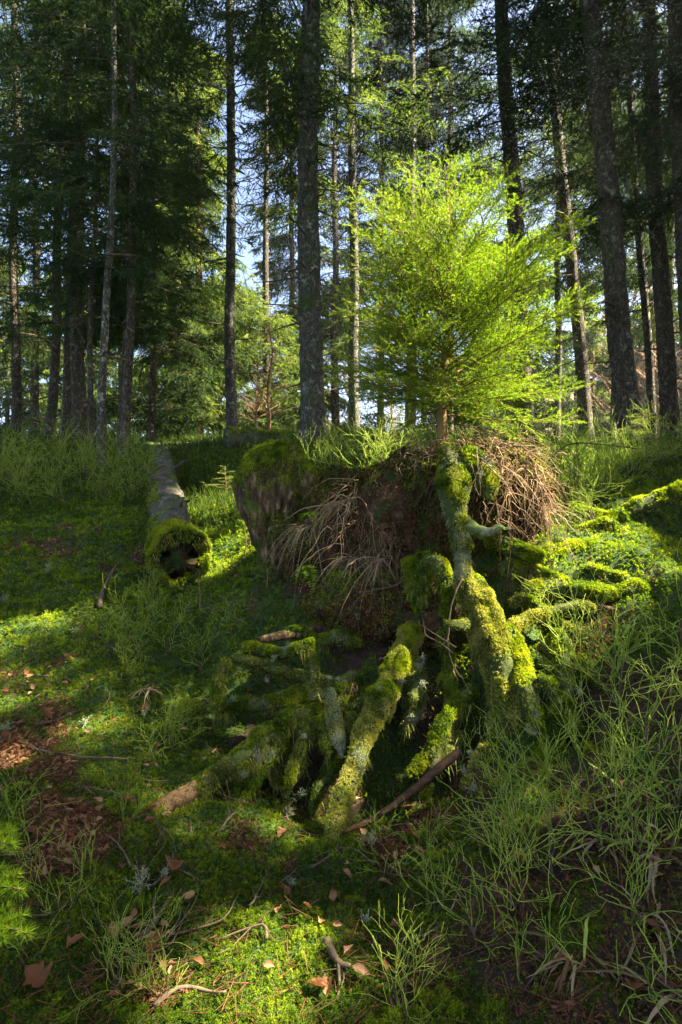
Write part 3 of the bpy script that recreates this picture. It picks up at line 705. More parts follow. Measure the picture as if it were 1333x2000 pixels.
# filling the gaps low between the trunks, far back
r9 = np.random.default_rng(99)
ORD = ['leftmost', 'second from the left', 'third from the left', 'fourth from the left', 'fifth from the left', 'sixth from the left', 'seventh from the left', 'eighth from the left', 'ninth from the left', 'tenth from the left', 'eleventh from the left', 'twelfth from the left', 'thirteenth from the left', 'fourteenth from the left', 'fifteenth from the left', 'sixteenth from the left', 'seventeenth from the left', 'rightmost']
FARX = [-90, 15, 60, 130, 205, 275, 360, 430, 600, 860, 925, 985, 1050, 1125, 1180, 1250, 1330, 1400]
for i, px in enumerate(FARX):
    D = 24+14*r9.random()
    spruce(px, 850, D, .13, f'low spruce far at the back of the wood, {ORD[i]} of them', top=7+5*r9.random(), h0=.4, h1=16, nb=76, L=2.6, seed=70+i, stubs=0, needle='needle_pale' if i % 2 else 'needle_dark', group='spruces at the back of the wood', M_=14, K_=6, needles=6, hang=.8, nl=.09, nw=.05, tw=.3)

# ------------------------------------------------------------------ mosses, lichens and fine roots growing on things
def moss_buf(buf, V, fs, n, K=8, L=.012, w=.0035, spread=.8, down=0.0, up=.25, mask=None, tint=0.5, tv=.2, seedn=0, kind=leaflets):
    p, nn = scatter(V, fs, n, mask)
    clump = fbm(p, 26, 2, 77+seedn)
    t = np.clip(tint+1.2*tv*rng.normal(size=n)+.6*clump+.35*fbm(p, 7, 2, 66+seedn), 0, 1)
    stem = norm(nn+rng.normal(size=(n, 3))*.35+np.array([0, 0, up-down]))
    h = L*(.4+.6*rng.random(n))*(1+1.1*np.clip(clump, -.6, .9))
    s = np.linspace(.1, 1, K)[None]
    q = p[:, None]+stem[:, None]*(h[:, None]*s)[..., None]
    q[..., 2] -= down*h[:, None]*s**2*.5
    w = w*.72
    d = norm(stem[:, None]*.7+norm(rng.normal(size=(n, K, 3)))*spread)
    kind(buf, q, d, np.repeat(L*.75*(.6+.6*rng.random(n)), K)*(1.1-.4*s).repeat(n, 0).ravel(), w, np.clip(np.repeat(t, K)+.25*(s.repeat(n, 0).ravel()-.6), 0, 1))  # blades deep in a tuft tinted darker, shade put into the colour
def moss_on(parent, V, fs, n, mat='moss', name='moss', off=(0, 0, 0), **kw):
    b = Buf(); moss_buf(b, V, fs, n, **kw)
    o = link(name, b.mesh(name, M[mat], off=off), parent); return o
def lichen_buf(buf, p, size, n=26, up=(0, 0, 1)):
    """a coral-like little bush of pale lichen"""
    p = np.asarray(p); up = np.asarray(up, float)
    d = norm(rng.normal(size=(n, 3))+up*1.1); m = p+rng.normal(size=(n, 3))*size*.25
    q = m+d*size*(.35+.3*rng.random(n))[:, None]
    prisms(buf, m, q, .0013, .0011, 3, rng.random(n)*.6+.2)
    for k in range(3):
        d2 = norm(d+rng.normal(size=(n, 3))*.7); r = q+d2*size*(.15+.25*rng.random(n))[:, None]
        prisms(buf, q, r, min(.0012,size*.03), .0006, 3, rng.random(n)*.6+.4)
        blades(buf, r, norm(d2+rng.normal(size=(n, 3))*.6), size*.14, size*.05, .9)
def strands(buf, p, d, L, r, droop, k=6, wig=.03, tint=.5):
    """round hair-like strands"""
    n = len(p); t = np.linspace(0, 1, k+1)
    L = np.broadcast_to(L, (n,)); droop = np.broadcast_to(droop, (n,))
    c = p[:, None]+d[:, None]*(L[:, None]*t)[..., None]
    c[..., 2] -= droop[:, None]*L[:, None]*t**1.6
    c += np.cumsum(rng.normal(size=c.shape)*wig, 1)*L[:, None, None]*(t > 0)[None, :, None]
    rr = np.broadcast_to(r, (n,))[:, None]*(1.1-.8*t)[None]
    prisms(buf, c[:, :-1].reshape(-1, 3), c[:, 1:].reshape(-1, 3), rr[:, :-1].ravel(), rr[:, 1:].ravel(), 3, np.repeat(np.broadcast_to(tint, (n,)), k))

# ------------------------------------------------------------------ the old stump: body with hollows
STUMP = P(860, 1120, 3.35)
stump = empty('tree_stump', STUMP)
tag(stump, 'big old rotten stump with mossy roots sprawling downhill and a young spruce growing on top', 'stump')
def E(px, py, D): return P(px, py, D)
def f_body(p):
    n1 = fbm(p, 5, 4, 11); n2 = fbm(p*np.array([1, 1, .5]), 17, 3, 12)
    f = sd_ell(p, E(905, 985, 3.52), (.42, .30, .33))
    f = smin(f, sd_ell(p, E(1005, 962, 3.42), (.175, .24, .24)), .05)
    f = smin(f, sd_ell(p, E(935, 930, 3.32), (.15, .17, .16)), .05)
    f = smin(f, sd_ell(p, E(780, 1035, 3.50), (.27, .24, .33)), .08)
    f = smin(f, sd_ell(p, E(690, 1075, 3.60), (.24, .22, .27)), .08)
    f = smin(f, sd_ell(p, E(610, 1110, 3.72), (.20, .2, .17)), .08)
    f = smin(f, sd_ell(p, E(720, 1180, 3.35), (.36, .28, .17)), .08)
    f = smin(f, sd_ell(p, E(850, 1200, 3.2), (.26, .26, .2)), .08)
    f = smin(f, sd_cap(p, E(600, 925, 3.85), E(700, 935, 3.7), .035, .04), .03)
    f = smin(f, sd_cap(p, E(700, 935, 3.7), E(800, 905, 3.5), .04, .08), .04)
    f = smin(f, sd_ell(p, E(655, 985, 3.75), (.24, .14, .13)), .06)
    f = smin(f, sd_ell(p, E(1000, 1060, 3.5), (.26, .2, .13)), .06)
    f = f+.045*n1+.024*n2
    for c, r in (((806, 930, 3.12), (.10, .30, .085)), ((838, 1015, 3.02), (.085, .32, .15)), ((765, 1095, 3.15), (.095, .24, .085)), ((945, 965, 3.15), (.05, .1, .035)), ((690, 985, 3.35), (.05, .15, .07)),
                 ((640, 1000, 3.6), (.06, .15, .05)), ((840, 1090, 3.1), (.035, .14, .07)), ((1010, 1000, 3.14), (.05, .07, .06))):
        f = np.maximum(f, -(sd_ell(p, E(*c), r)-.012*n2))
    return f
bl = P(560, 1290, 3.0); bh = P(1110, 850, 3.4)
Vb, Fb = surface_nets(f_body, (-.46, 2.75, .25), (1.25, 4.1, 1.62), .0135)
Vb = Vb+0
link('rotten_wood', make_mesh('rotten_wood', Vb-STUMP, Fb, M['soil'], True), stump)
zt = P(0, 900, 3.4)[2]
def top_mask(c, n): return np.clip(n[:, 2]*1.4-.2, 0, 1)*np.clip(.25+2.2*fbm(c, 6, 2, 51), 0, 1)+.02
def left_dark(c, n): return np.clip(.2+2.0*fbm(c, 5, 3, 52), 0, 1)*(n[:, 1] < .3)
moss_on(stump, Vb, Fb, 16000, 'moss', off=STUMP, mask=lambda c, n: top_mask(c, n)+.45*left_dark(c, n)*(c[:, 2] < .95)+.25*left_dark(c, n)*(n[:, 1] < .2), K=8, L=.013, w=.0045)['kind'] = 'stuff'
b = Buf(); moss_buf(b, Vb, Fb, 7000, K=6, L=.02, w=.0028, down=.9, up=0, spread=.35, mask=lambda c, n: left_dark(c, n)*(n[:, 1] < .1), tint=.35)
link('hanging_moss', b.mesh('hanging_moss', M['moss_olive'], off=STUMP), stump)['kind'] = 'stuff'
# crumbs, needles and dead bits caught on the rotten face
b = Buf(); p, nn = scatter(Vb, Fb, 30000, lambda c, n: (n[:, 1] < .5)*np.clip(.3+1.8*fbm(c, 7, 2, 58), 0, 1))
leaflets(b, p+nn*.003, norm(nn*.4+rng.normal(size=p.shape)), .008+.022*rng.random(len(p))**2, .005, rng.random(len(p))*.8)
link('litter', b.mesh('litter', M['peat'], off=STUMP), stump)['kind'] = 'stuff'
b = Buf(); p, nn = scatter(Vb, Fb, 5200, lambda c, n: (n[:, 1] < .4)*np.clip(.5+1.5*fbm(c, 6, 2, 59), 0, 1))
for q, n_ in ((p, nn),):
    m = len(q); sz = .006+.018*rng.random(m)**2; k = 5
    for j in range(k):
        d = norm(rng.normal(size=(m, 3))+n_*.6); leaflets(b, q-d*sz[:, None]*.5, d, sz*1.6, sz*1.1, .15+.35*rng.random(m))
link('peat_crumbs', b.mesh('peat_crumbs', M['peat'], off=STUMP), stump)['kind'] = 'stuff'
# fine roots hanging over the sunlit right side
def along(pts, n, jit):
    c, _ = resample(np.array([P(*q) for q in pts]), np.ones(len(pts)), .02); i = rng.integers(0, len(c), n)
    return c[i]+rng.normal(size=(n, 3))*jit
b = Buf()
def curtain(pts, n, L, out=(0, -.6, .12), droop=.9, jit=.03, r=.0017, wig=.035, tlo=.2):
    p = along(pts, n, jit); d = norm(np.asarray(out)+rng.normal(size=(n, 3))*.35)
    strands(b, p, d, L*(.35+.9*rng.random(n)), r*(.5+.9*rng.random(n)), droop*(.6+.6*rng.random(n)), 7, wig, np.clip(tlo+.6*rng.random(n), 0, 1))
curtain([(860,874,3.3),(930,882,3.16),(990,872,3.16)], 70, .20, out=(.1, -.22, .06), droop=.95)
curtain([(900,892,3.12),(950,905,3.07),(985,925,3.05),(992,960,3.06)], 70, .22, out=(.05, -.14, -.1), droop=.9, jit=.015)
curtain([(1000,875,3.15),(1045,900,3.12),(1062,940,3.15),(1066,1000,3.2)], 95, .24, out=(.16,-.2,0), droop=.95, jit=.015)
curtain([(1000,905,3.12),(1030,925,3.1)], 36, .16, out=(0,-.12,-.3), droop=.9, jit=.02)
curtain([(1040,930,3.14),(1062,1000,3.16)], 50, .16, out=(.08,-.2,-.5), jit=.015)
curtain([(740,930,3.35),(800,885,3.32),(870,874,3.33)], 44, .07, out=(0,-.25,0), droop=1.0)
curtain([(940,985,3.12),(1000,1030,3.15)], 40, .13, out=(.3,-.5,.1), droop=.8)
# flat matted fibres on the top
p = along([(790,885,3.4),(870,868,3.42),(960,868,3.35),(1010,865,3.3),(1050,885,3.3)], 420, .05); d = norm(rng.normal(size=(420, 3))*np.array([1, 1, .25])+np.array([.4, -.5, 0]))
strands(b, p, d, .04+.10*rng.random(420), .0010+.0008*rng.random(420), .3, 5, .06, rng.random(420)*.8+.1)
link('rootlets', b.mesh('rootlets', M['rootlet'], off=STUMP), stump)['kind'] = 'stuff'
b = Buf()
curtain([(640,1000,3.5),(690,985,3.4),(700,1010,3.36),(670,1040,3.36)], 34, .26, out=(-.3,-.3,-.1), droop=.8, jit=.03, r=.0026)
curtain([(700,945,3.5),(670,980,3.42)], 32, .26, out=(-.5,-.25,-.1), droop=.75, jit=.03, r=.0024)
curtain([(700,1020,3.3),(760,1050,3.2),(720,1090,3.2)], 120, .11, out=(0,-.15,-.5), droop=1.0, jit=.04, r=.0012, tlo=0)
curtain([(730,1090,3.2),(800,1100,3.1)], 40, .12, out=(0,-.2,-.5), droop=1.0, jit=.02, r=.0014)
curtain([(650,1330,2.95),(690,1340,2.85)], 50, .11, out=(0,-.1,-.6), droop=1.0, jit=.02, r=.0012)
link('fine_roots', b.mesh('fine_roots', M['rootlet'], off=STUMP), stump)['kind'] = 'stuff'

# ------------------------------------------------------------------ roots of the stump, one part each with its own moss
def root(pts, mat='root_moss', moss=None, label=None, k=22, amp=.48, seed=0, ns=9, mk=None, nm='root', parent=stump, off=STUMP, hang=None, name_moss='moss'):
    q = np.array([P(a, b_, c) for a, b_, c, _ in pts]); r = np.array([p[3] for p in pts])
    V, fs = tube(q, r, max(.006, float(np.mean(r))*.22), k, amp=amp, nscale=ns, seed=seed, ridge=.10)
    fs = merge_faces(fs)
    V = V+(.014*fbm(V, 28, 3, seed)+.010*np.abs(vnoise(V, 14, seed+5)))[:, None]*norm(V-V.reshape(-1, 3).mean(0))
    o = link(nm, make_mesh(nm, V-off, fs, M[mat], True), parent)
    if label: o['label'] = label
    A = area(V, fs)
    thin = lambda f, sd: (lambda c, n: (f(c, n) if f else 1.0)*np.clip(.55+2.0*fbm(c, 11, 2, sd), .02, 1))
    for mi, (mm, dens, kw) in enumerate(moss or []):
        kw = dict(kw); kw['mask'] = thin(kw.get('mask'), seed*7+mi); kw['L'] = kw['L']*.82
        m = link(name_moss, (lambda bb: (moss_buf(bb, V, fs, int(A*dens*1.45), **kw), bb)[1])(Buf()).mesh(name_moss, M[mm], off=off), o); m['kind'] = 'stuff'
    if hang:
        bb = Buf(); p, n = scatter(V, fs, int(A*hang), lambda c, n: np.clip(.4-n[:, 2], 0, 1)*np.clip(.2+2*fbm(c, 12, 2, seed+3), 0, 1)+.001)
        ribbons(bb, p, norm(n*.5+rng.normal(size=p.shape)*.25+np.array([0, 0, -.7])), (.014+.04*rng.random(len(p))**3), .0032, .35, 3, np.clip(.5+.2*rng.normal(size=len(p)), 0, 1))
        m = link('hanging_moss', bb.mesh('hanging_moss', M['moss_olive'], off=off), o); m['kind'] = 'stuff'
    return V, fs, o
UP = lambda c, n: np.clip(.55+.8*n[:, 2], 0.03, 1)
green = lambda L=.014, d=24000: ('moss', d, dict(K=8, L=L, w=.0042, mask=UP, tint=.55))
olive = lambda L=.013, d=24000, t=.6: ('moss_olive', d, dict(K=8, L=L, w=.004, tint=t, spread=1.0))
PATCH = lambda s: (lambda c, n: np.clip(.1+2.6*fbm(c, 9, 2, s), 0, 1)*np.clip(.6+.6*n[:, 2], .05, 1)+.001)
lich = lambda s, d=9000: ('lichen', d, dict(K=6, L=.010, w=.0035, tint=.5, mask=PATCH(s), spread=1.2))
root([(868,878,3.28,0.0287),(882,900,3.14,0.0610),(886,945,3.05,0.0610),(888,990,2.99,0.0502),(896,1030,2.95,0.0395),(902,1075,2.92,0.0302),(904,1115,2.88,0.0259),(900,1150,2.86,0.0244),(905,1175,2.84,0.0144)], 'root_moss', [('moss_olive', 14000, dict(K=8, L=.010, w=.004, tint=.5, spread=1.1)), ('moss', 15000, dict(K=8, L=.012, w=.004, mask=lambda c, n: np.clip((c[:, 2]-.98)*6, .05, 1)*np.clip(.2+2*fbm(c, 8, 2, 4), 0, 1), tint=.5)), lich(5, 7000)], 'upright root grey with lichen below and green above', seed=1, amp=.7, hang=2500)
root([(880,905,3.2,.05),(925,905,3.12,.075),(950,945,3.1,.06),(955,975,3.1,.02)], 'root_lichen', [('moss', 18000, dict(K=8, L=.014, w=.004, tint=.4, mask=UP)), lich(6, 15000)], seed=2)
root([(890,1025,2.97,.05),(925,1035,2.93,.034),(952,1040,2.9,.026),(972,1030,2.88,.015),(985,1034,2.87,.005)], 'root_lichen', [('moss_olive', 8000, dict(K=5, L=.006, w=.003, tint=.4))], 'short grey root stub pointing right', seed=3, amp=.6)
root([(905,1120,2.92,0.0315),(930,1160,2.86,0.0536),(950,1220,2.78,0.0725),(975,1290,2.7,0.0756),(990,1350,2.64,0.0662),(995,1400,2.6,0.0536),(975,1440,2.58,0.0441),(945,1490,2.52,0.0441),(915,1560,2.42,0.0410),(895,1620,2.35,0.0252)], 'root_moss', [('moss_olive', 30000, dict(K=9, L=.016, w=.0045, tint=.78, spread=1.1, tv=.25, mask=lambda c, n: np.clip(1.5*(c[:, 2]-.25), .25, 1)+0*n[:, 0])), green(.012, 6000)], 'thick main root covered in pale yellow green moss', seed=4, hang=9000, amp=.55)
root([(985,1230,2.75,0.0372),(1010,1290,2.68,0.0527),(1025,1350,2.6,0.0496),(1045,1410,2.52,0.0372),(1062,1470,2.42,0.0279),(1050,1540,2.3,0.0310),(1010,1600,2.2,0.0310),(990,1660,2.1,0.0248)], 'root_moss', [('moss', 30000, dict(K=9, L=.015, w=.004, mask=UP, tint=.7))], 'root with bright green moss running beside the main root', seed=5, hang=3500)
root([(845,1165,3.1,0.0281),(815,1225,3.0,0.0421),(790,1270,2.88,0.0477),(770,1320,2.78,0.0449),(745,1375,2.64,0.0477),(715,1430,2.5,0.0404),(695,1490,2.36,0.0309),(672,1550,2.22,0.0281),(655,1605,2.12,0.0247),(650,1640,2.05,0.0084)], 'root_moss', [('moss_olive', 28000, dict(K=9, L=.012, w=.004, tint=.85, spread=1.1)), ('moss', 16000, dict(K=9, L=.018, w=.004, tint=.7, mask=lambda c, n: (c[:, 2] > .33)*np.clip(n[:, 2]+.2, 0.01, 1)+.02)), lich(7, 3000)], 'long root with pale crust reaching towards the viewer', seed=6, hang=6000)
root([(800,1290,2.86,0.0400),(812,1340,2.78,0.0480),(805,1390,2.72,0.0360),(790,1430,2.68,0.0160)], 'root_moss', [olive(.014, 20000, .4), lich(8, 12000)], seed=7, hang=16000)
root([(646,1345,2.62,.020),(650,1375,2.6,.026),(656,1420,2.56,.022),(662,1450,2.5,.018),(668,1480,2.45,.014)], 'root_lichen', [('moss_olive', 26000, dict(K=7, L=.010, w=.004, tint=.8)), lich(9, 26000)], 'small upright root tip with pale lichen', seed=8)
root([(740,1350,2.95,0.0351),(660,1385,2.8,0.0322),(585,1400,2.66,0.0322),(535,1430,2.54,0.0339),(480,1475,2.42,0.0322),(420,1520,2.32,0.0292),(370,1550,2.26,0.0246)], 'root_moss', [('moss', 20000, dict(K=8, L=.017, w=.0042, tint=.38, mask=UP)), olive(.014, 14000, .45), lich(10, 2500)], 'long low root mossy all along', seed=9, hang=9000)  # moss on these left roots tinted darker, painting in their shadow
root([(380,1545,2.27,.036),(330,1572,2.2,.034),(270,1605,2.12,.032),(205,1640,2.04,.026),(198,1648,2.03,.012)], 'brown_wood', [('moss', 2500, dict(K=7, L=.010, w=.0036, tint=.4, mask=UP))], 'bare brown split end of the long low root', seed=10, amp=.2)
root([(700,1330,2.95,0.0390),(640,1350,2.85,0.0374),(580,1365,2.78,0.0390),(540,1375,2.74,0.0343),(470,1378,2.72,0.0265),(400,1385,2.7,0.0234),(352,1383,2.68,0.0250)], 'root_moss', [('moss', 22000, dict(K=8, L=.015, w=.0042, tint=.38, mask=UP)), olive(.012, 12000, .5), lich(11, 4000)], 'thin horizontal root with a moss cushion at its tip', seed=11, hang=6000)
root([(690,1240,3.15,0.0390),(620,1255,3.0,0.0312),(560,1275,2.9,0.0273),(520,1272,2.86,0.0250),(480,1268,2.84,0.0234)], 'root_moss', [('moss', 22000, dict(K=8, L=.014, w=.004, tint=.4, mask=UP)), lich(12, 4000)], seed=12, hang=4000)
root([(640,1340,2.9,0.0351),(590,1325,2.82,0.0273),(545,1312,2.76,0.0234),(500,1298,2.72,0.0203),(455,1285,2.7,0.0172)], 'root_moss', [('moss_olive', 18000, dict(K=8, L=.010, w=.004, tint=.38)), lich(13, 6000)], seed=13)
root([(650,1225,3.25,.035),(590,1235,3.1,.03),(545,1243,3.02,.026),(505,1250,2.98,.016)], 'rot_wood', [('moss', 9000, dict(K=8, L=.012, w=.004, tint=.4, mask=PATCH(3)))], 'short grey weathered root with a broken tip', seed=14, amp=.3)
for i, (a, b_, c, d_) in enumerate([(560,1430,540,1530),(520,1450,492,1520),(600,1410,590,1500),(640,1400,640,1470),(690,1400,600,1600),(1000,1520,985,1640),(440,1290,420,1380),(610,1290,620,1350)]):
    root([(a, b_, 2.62, .022), ((a+c)/2-4, (b_+d_)/2, 2.55, .019), (c, d_, 2.47, .009)], 'root_moss', [('moss_olive', 20000, dict(K=8, L=.013, w=.004, tint=.45, down=.5)), ('moss', 12000, dict(K=8, L=.014, w=.004, tint=.45))], seed=20+i, hang=9000)
root([(985,1235,2.74,.028),(1035,1208,2.82,.024),(1085,1190,2.86,.02),(1130,1182,2.9,.02),(1160,1190,2.9,.016)], 'root_moss', [('moss_olive', 30000, dict(K=8, L=.012, w=.0036, tint=.7))], 'thin mossy root arching to the right', seed=30)
root([(925,1215,2.78,.03),(895,1222,2.72,.018),(868,1215,2.68,.007)], 'root_moss', [('moss_olive', 16000, dict(K=7, L=.008, w=.003, tint=.6))], seed=31)
root([(800,1110,3.1,0.0300),(825,1098,3.06,0.0450),(850,1102,3.04,0.0413),(865,1130,3.0,0.0338),(875,1165,2.96,0.0300),(870,1210,2.92,0.0225)], 'root_moss', [('moss', 34000, dict(K=9, L=.018, w=.0042, tint=.7, mask=UP))], 'low arch of root under a bright moss cushion', seed=32, hang=9000)
root([(820,1110,3.06,.05),(815,1150,3.0,.04),(820,1190,2.98,.02)], 'root_moss', [('moss', 18000, dict(K=8, L=.016, w=.004, tint=.5))], seed=33, hang=16000)
root([(990,1120,3.1,0.0384),(1060,1090,3.2,0.0416),(1130,1075,3.25,0.0384),(1210,1085,3.2,0.0416),(1300,1110,3.1,0.0448),(1380,1130,3.0,0.0320)], 'root_moss', [('moss', 26000, dict(K=8, L=.016, w=.0042, tint=.62, mask=UP))], 'big mossy root running off to the right', seed=34, amp=.3)
root([(1020,1160,3.0,0.0400),(1090,1150,3.02,0.0400),(1180,1160,2.96,0.0400),(1260,1150,2.95,0.0320)], 'root_moss', [('moss', 26000, dict(K=8, L=.016, w=.0042, tint=.55, mask=UP))], seed=35)
root([(1090,1240,2.75,0.0338),(1105,1330,2.6,0.0375),(1085,1400,2.5,0.0300),(1080,1460,2.45,0.0225)], 'root_moss', [('moss', 16000, dict(K=8, L=.016, w=.004, tint=.35))], seed=36, hang=5000)
root([(960,1055,3.2,.04),(1000,1072,3.12,.05),(1040,1085,3.06,.035),(1058,1092,3.02,.015)], 'root_moss', [('moss', 26000, dict(K=8, L=.014, w=.004, tint=.6, mask=UP))], seed=37)
root([(1120,1000,3.6,0.0400),(1190,1015,3.5,0.0400),(1250,990,3.5,0.0400),(1330,960,3.5,0.0480)], 'root_moss', [('moss', 18000, dict(K=8, L=.018, w=.005, tint=.6, mask=UP))], seed=38)
# lichen tufts on the roots
b = Buf()
for px, py, D, s in [(505,1490,2.34,.07),(530,1480,2.35,.05),(480,1500,2.35,.05),(590,1440,2.5,.05),(700,1205,3.1,.05),(645,1210,3.15,.05),(780,1330,2.68,.05),(810,1310,2.7,.06),(830,1290,2.72,.05),(820,1340,2.66,.05),(740,1345,2.6,.04),(655,1400,2.53,.04),(905,1500,2.45,.06),(930,1530,2.38,.06),(925,1470,2.46,.05),
                     (1035,1440,2.42,.07),(1050,1400,2.46,.05),(450,1368,2.66,.05),(540,1290,2.72,.05),(560,1260,2.85,.05),(520,1330,2.7,.04),(905,960,2.93,.05),(930,930,3.0,.06),(910,1060,2.86,.04),(640,1150,3.2,.05),(1140,1350,2.5,.06),(600,1550,2.35,.05),(1000,1040,3.05,.04)]:
    lichen_buf(b, P(px, py, D)+rng.normal(size=3)*.01, s*.42, 22)
o = link('lichen', b.mesh('lichen', M['lichen'], off=STUMP), stump); o['kind'] = 'stuff'

# ------------------------------------------------------------------ rounded rotten trunk piece left of the stump
SN = P(540, 1080, 3.95)
snag = empty('rotten_trunk', SN); tag(snag, 'rounded rotten trunk piece with a moss cap, standing at the left end of the stump', 'rotten wood')
def f_snag(p):
    n1 = fbm(p, 7, 4, 21); n2 = fbm(p*np.array([1, 1, .25]), 26, 3, 22)
    f = sd_ell(p, E(543, 945, 3.95), (.245, .23, .25))
    f = smin(f, sd_cap(p, E(543, 975, 3.9), E(568, 1085, 3.88), .215, .155), .08)
    f = smin(f, sd_cap(p, E(520, 960, 3.86), E(545, 1075, 3.84), .16, .13), .06)
    f = smin(f, sd_cap(p, E(577, 873, 3.8), E(600, 935, 3.74), .022, .06), .04)
    f = smin(f, sd_cap(p, E(597, 935, 3.74), E(605, 1050, 3.72), .05, .045), .04)
    f = f+.03*n1+.026*n2
    for c, r in (((583, 995, 3.6), (.055, .2, .12)), ((545, 1010, 3.62), (.03, .12, .06)), ((520, 1010, 3.64), (.012, .08, .09))): f = np.maximum(f, -sd_ell(p, E(*c), r))
    return f
Vs, Fs = surface_nets(f_snag, (-.8, 3.4, .6), (.05, 4.4, 1.75), .011)
link('weathered_wood', make_mesh('weathered_wood', Vs-SN, Fs, M['rot_wood'], True), snag)
capm = lambda c, n: np.clip((c[:, 2]-1.15-.42*fbm(c, 5, 3, 4)+.2*(c[:, 0]+.4))*5, 0, 1)
moss_on(snag, Vs, Fs, 26000, 'moss_olive', off=SN, mask=lambda c, n: capm(c, n)*np.clip(.5+n[:, 2], .25, 1), K=8, L=.009, w=.004, tint=.45, down=.9)['kind'] = 'stuff'
moss_on(snag, Vs, Fs, 14000, 'moss', off=SN, mask=lambda c, n: np.clip(n[:, 2]*1.5-.3, 0, 1)+.12*(c[:, 2] < 1.1)*np.clip(fbm(c, 6, 2, 8)*4-.6, 0, 1), K=8, L=.013, w=.004, tint=.55)['kind'] = 'stuff'

# ------------------------------------------------------------------ hollow fallen log
LG = P(352, 1150, 4.25)
log = empty('fallen_log', LG); tag(log, 'long hollow fallen log with a moss collar round its open end', 'log')
axis = [P(352, 1100, 4.2), P(338, 1030, 4.9), P(322, 965, 6.3), P(314, 925, 8.2), P(311, 908, 9.8)]
axis = np.array(axis); 
for i in range(1, 5): axis[i][2] = height(axis[i][:1], axis[i][1:2])[0]+[.2, .15, .12, .10, .08][i]*.8
axis[0][2] = P(0, 1094, 4.2)[2]
lr = np.array([.195, .165, .15, .13, .11])
V, fs = tube(axis, lr, .04, 40, amp=.30, nscale=6, seed=5, cap=False, ridge=.05)
# open mouth: ragged rim and an inner wall
k = 40; ad = norm(axis[0]-axis[1])
Vi, fi = tube(axis[:3], lr[:3]*.70, .05, 40, amp=.3, nscale=9, seed=6, cap=True)
rim = .16*fbm(V[:k]*1.0, 7, 3, 8)+.02*fbm(V[:k], 30, 2, 8)
V[:k] += ad*rim[:, None]; Vi[:k] += ad*(rim*.8-.02)[:, None]
n0 = len(V)
Vall = np.concatenate([V, Vi]); j = np.arange(k); j2 = (j+1) % k
bridge = np.stack([j2, j, j+n0, j2+n0], 1)
link('bark', make_mesh('bark', V-LG, merge_faces(fs), M['log_bark'], True), log)
F2 = [f[:, ::-1] for f in fi]+[bridge-0]
Vin = np.concatenate([Vi, V[:k]]); br = np.stack([j2+len(Vi), j+len(Vi), j, j2], 1)
link('hollow', make_mesh('hollow', Vin-LG, merge_faces([f[:, ::-1] for f in fi]+[br]), M['soil'], False), log)
Vr = np.concatenate([V, Vi[:k]]); fr = merge_faces(fs+[np.stack([j2, j, j+n0, j2+n0], 1)])
bk = Buf()
for fy, an, ln in [(5.2, .5, .10), (6.1, -.6, .16), (7.0, 1.0, .2), (5.7, 1.3, .07), (7.9, .1, .15)]:
    cc = np.array([np.interp(fy, axis[:, 1], axis[:, 0]), fy, np.interp(fy, axis[:, 1], axis[:, 2])]); rr0 = np.interp(fy, axis[:, 1], lr)
    dd = norm(np.array([math.sin(an), -.25, math.cos(an)])); prisms(bk, [cc+dd*rr0*.7-LG], [cc+dd*(rr0+ln)-LG], .028, .014, 7)
    o = link('branch_stub', bk.mesh('branch_stub', M['log_bark']), log); bk = Buf()
collar = lambda c, n: np.clip((4.75-c[:, 1]+.25*fbm(c, 6, 2, 3))*4, 0, 1)*np.clip(.35+n[:, 2]+.4*(c[:, 0] > axis[0][0])*(n[:, 2] > -.5), .0, 1)
moss_on(log, Vr, fr, 13000, 'moss', off=LG, mask=lambda c, n: collar(c, n)+.10*(n[:, 0] < -.1)*np.clip(fbm(c, 4, 2, 9)*3, 0, 1), K=8, L=.022, w=.006, tint=.68)['kind'] = 'stuff'
b = Buf(); p, nn = scatter(Vr, fr, 1300, lambda c, n: (c[:, 1] < 4.35)*(n[:, 2] < .3)*1.0+.0001)
ribbons(b, p, norm(nn*.3+rng.normal(size=p.shape)*.4+np.array([0, 0, -.6])), (.01+.035*rng.random(len(p))), .005, .3, 3, rng.random(len(p)))
link('hanging_moss', b.mesh('hanging_moss', M['moss_olive'], off=LG), log)['kind'] = 'stuff'
# the log lying across at the top of the bank
LB = P(470, 862, 9.4); LB[2] = height(LB[:1], LB[1:2])[0]
lg2 = empty('fallen_log', LB); tag(lg2, 'short fallen log lying crossways at the foot of the slim spruce', 'log')
a0 = LB+np.array([-.20, -.1, .16]); a1 = LB+np.array([.75, .35, .14]); a2 = LB+np.array([1.7, .9, .08])
V, fs = tube([a0, a1, a2], [.17, .15, .12], .06, 20, amp=.2, nscale=5, seed=7); fs = merge_faces(fs)
link('bark', make_mesh('bark', V-LB, fs, M['log_bark'], True), lg2)
moss_on(lg2, V, fs, 2500, 'moss', off=LB, mask=lambda c, n: np.clip(n[:, 2], 0, 1), K=6, L=.03, w=.012, tint=.5)['kind'] = 'stuff'

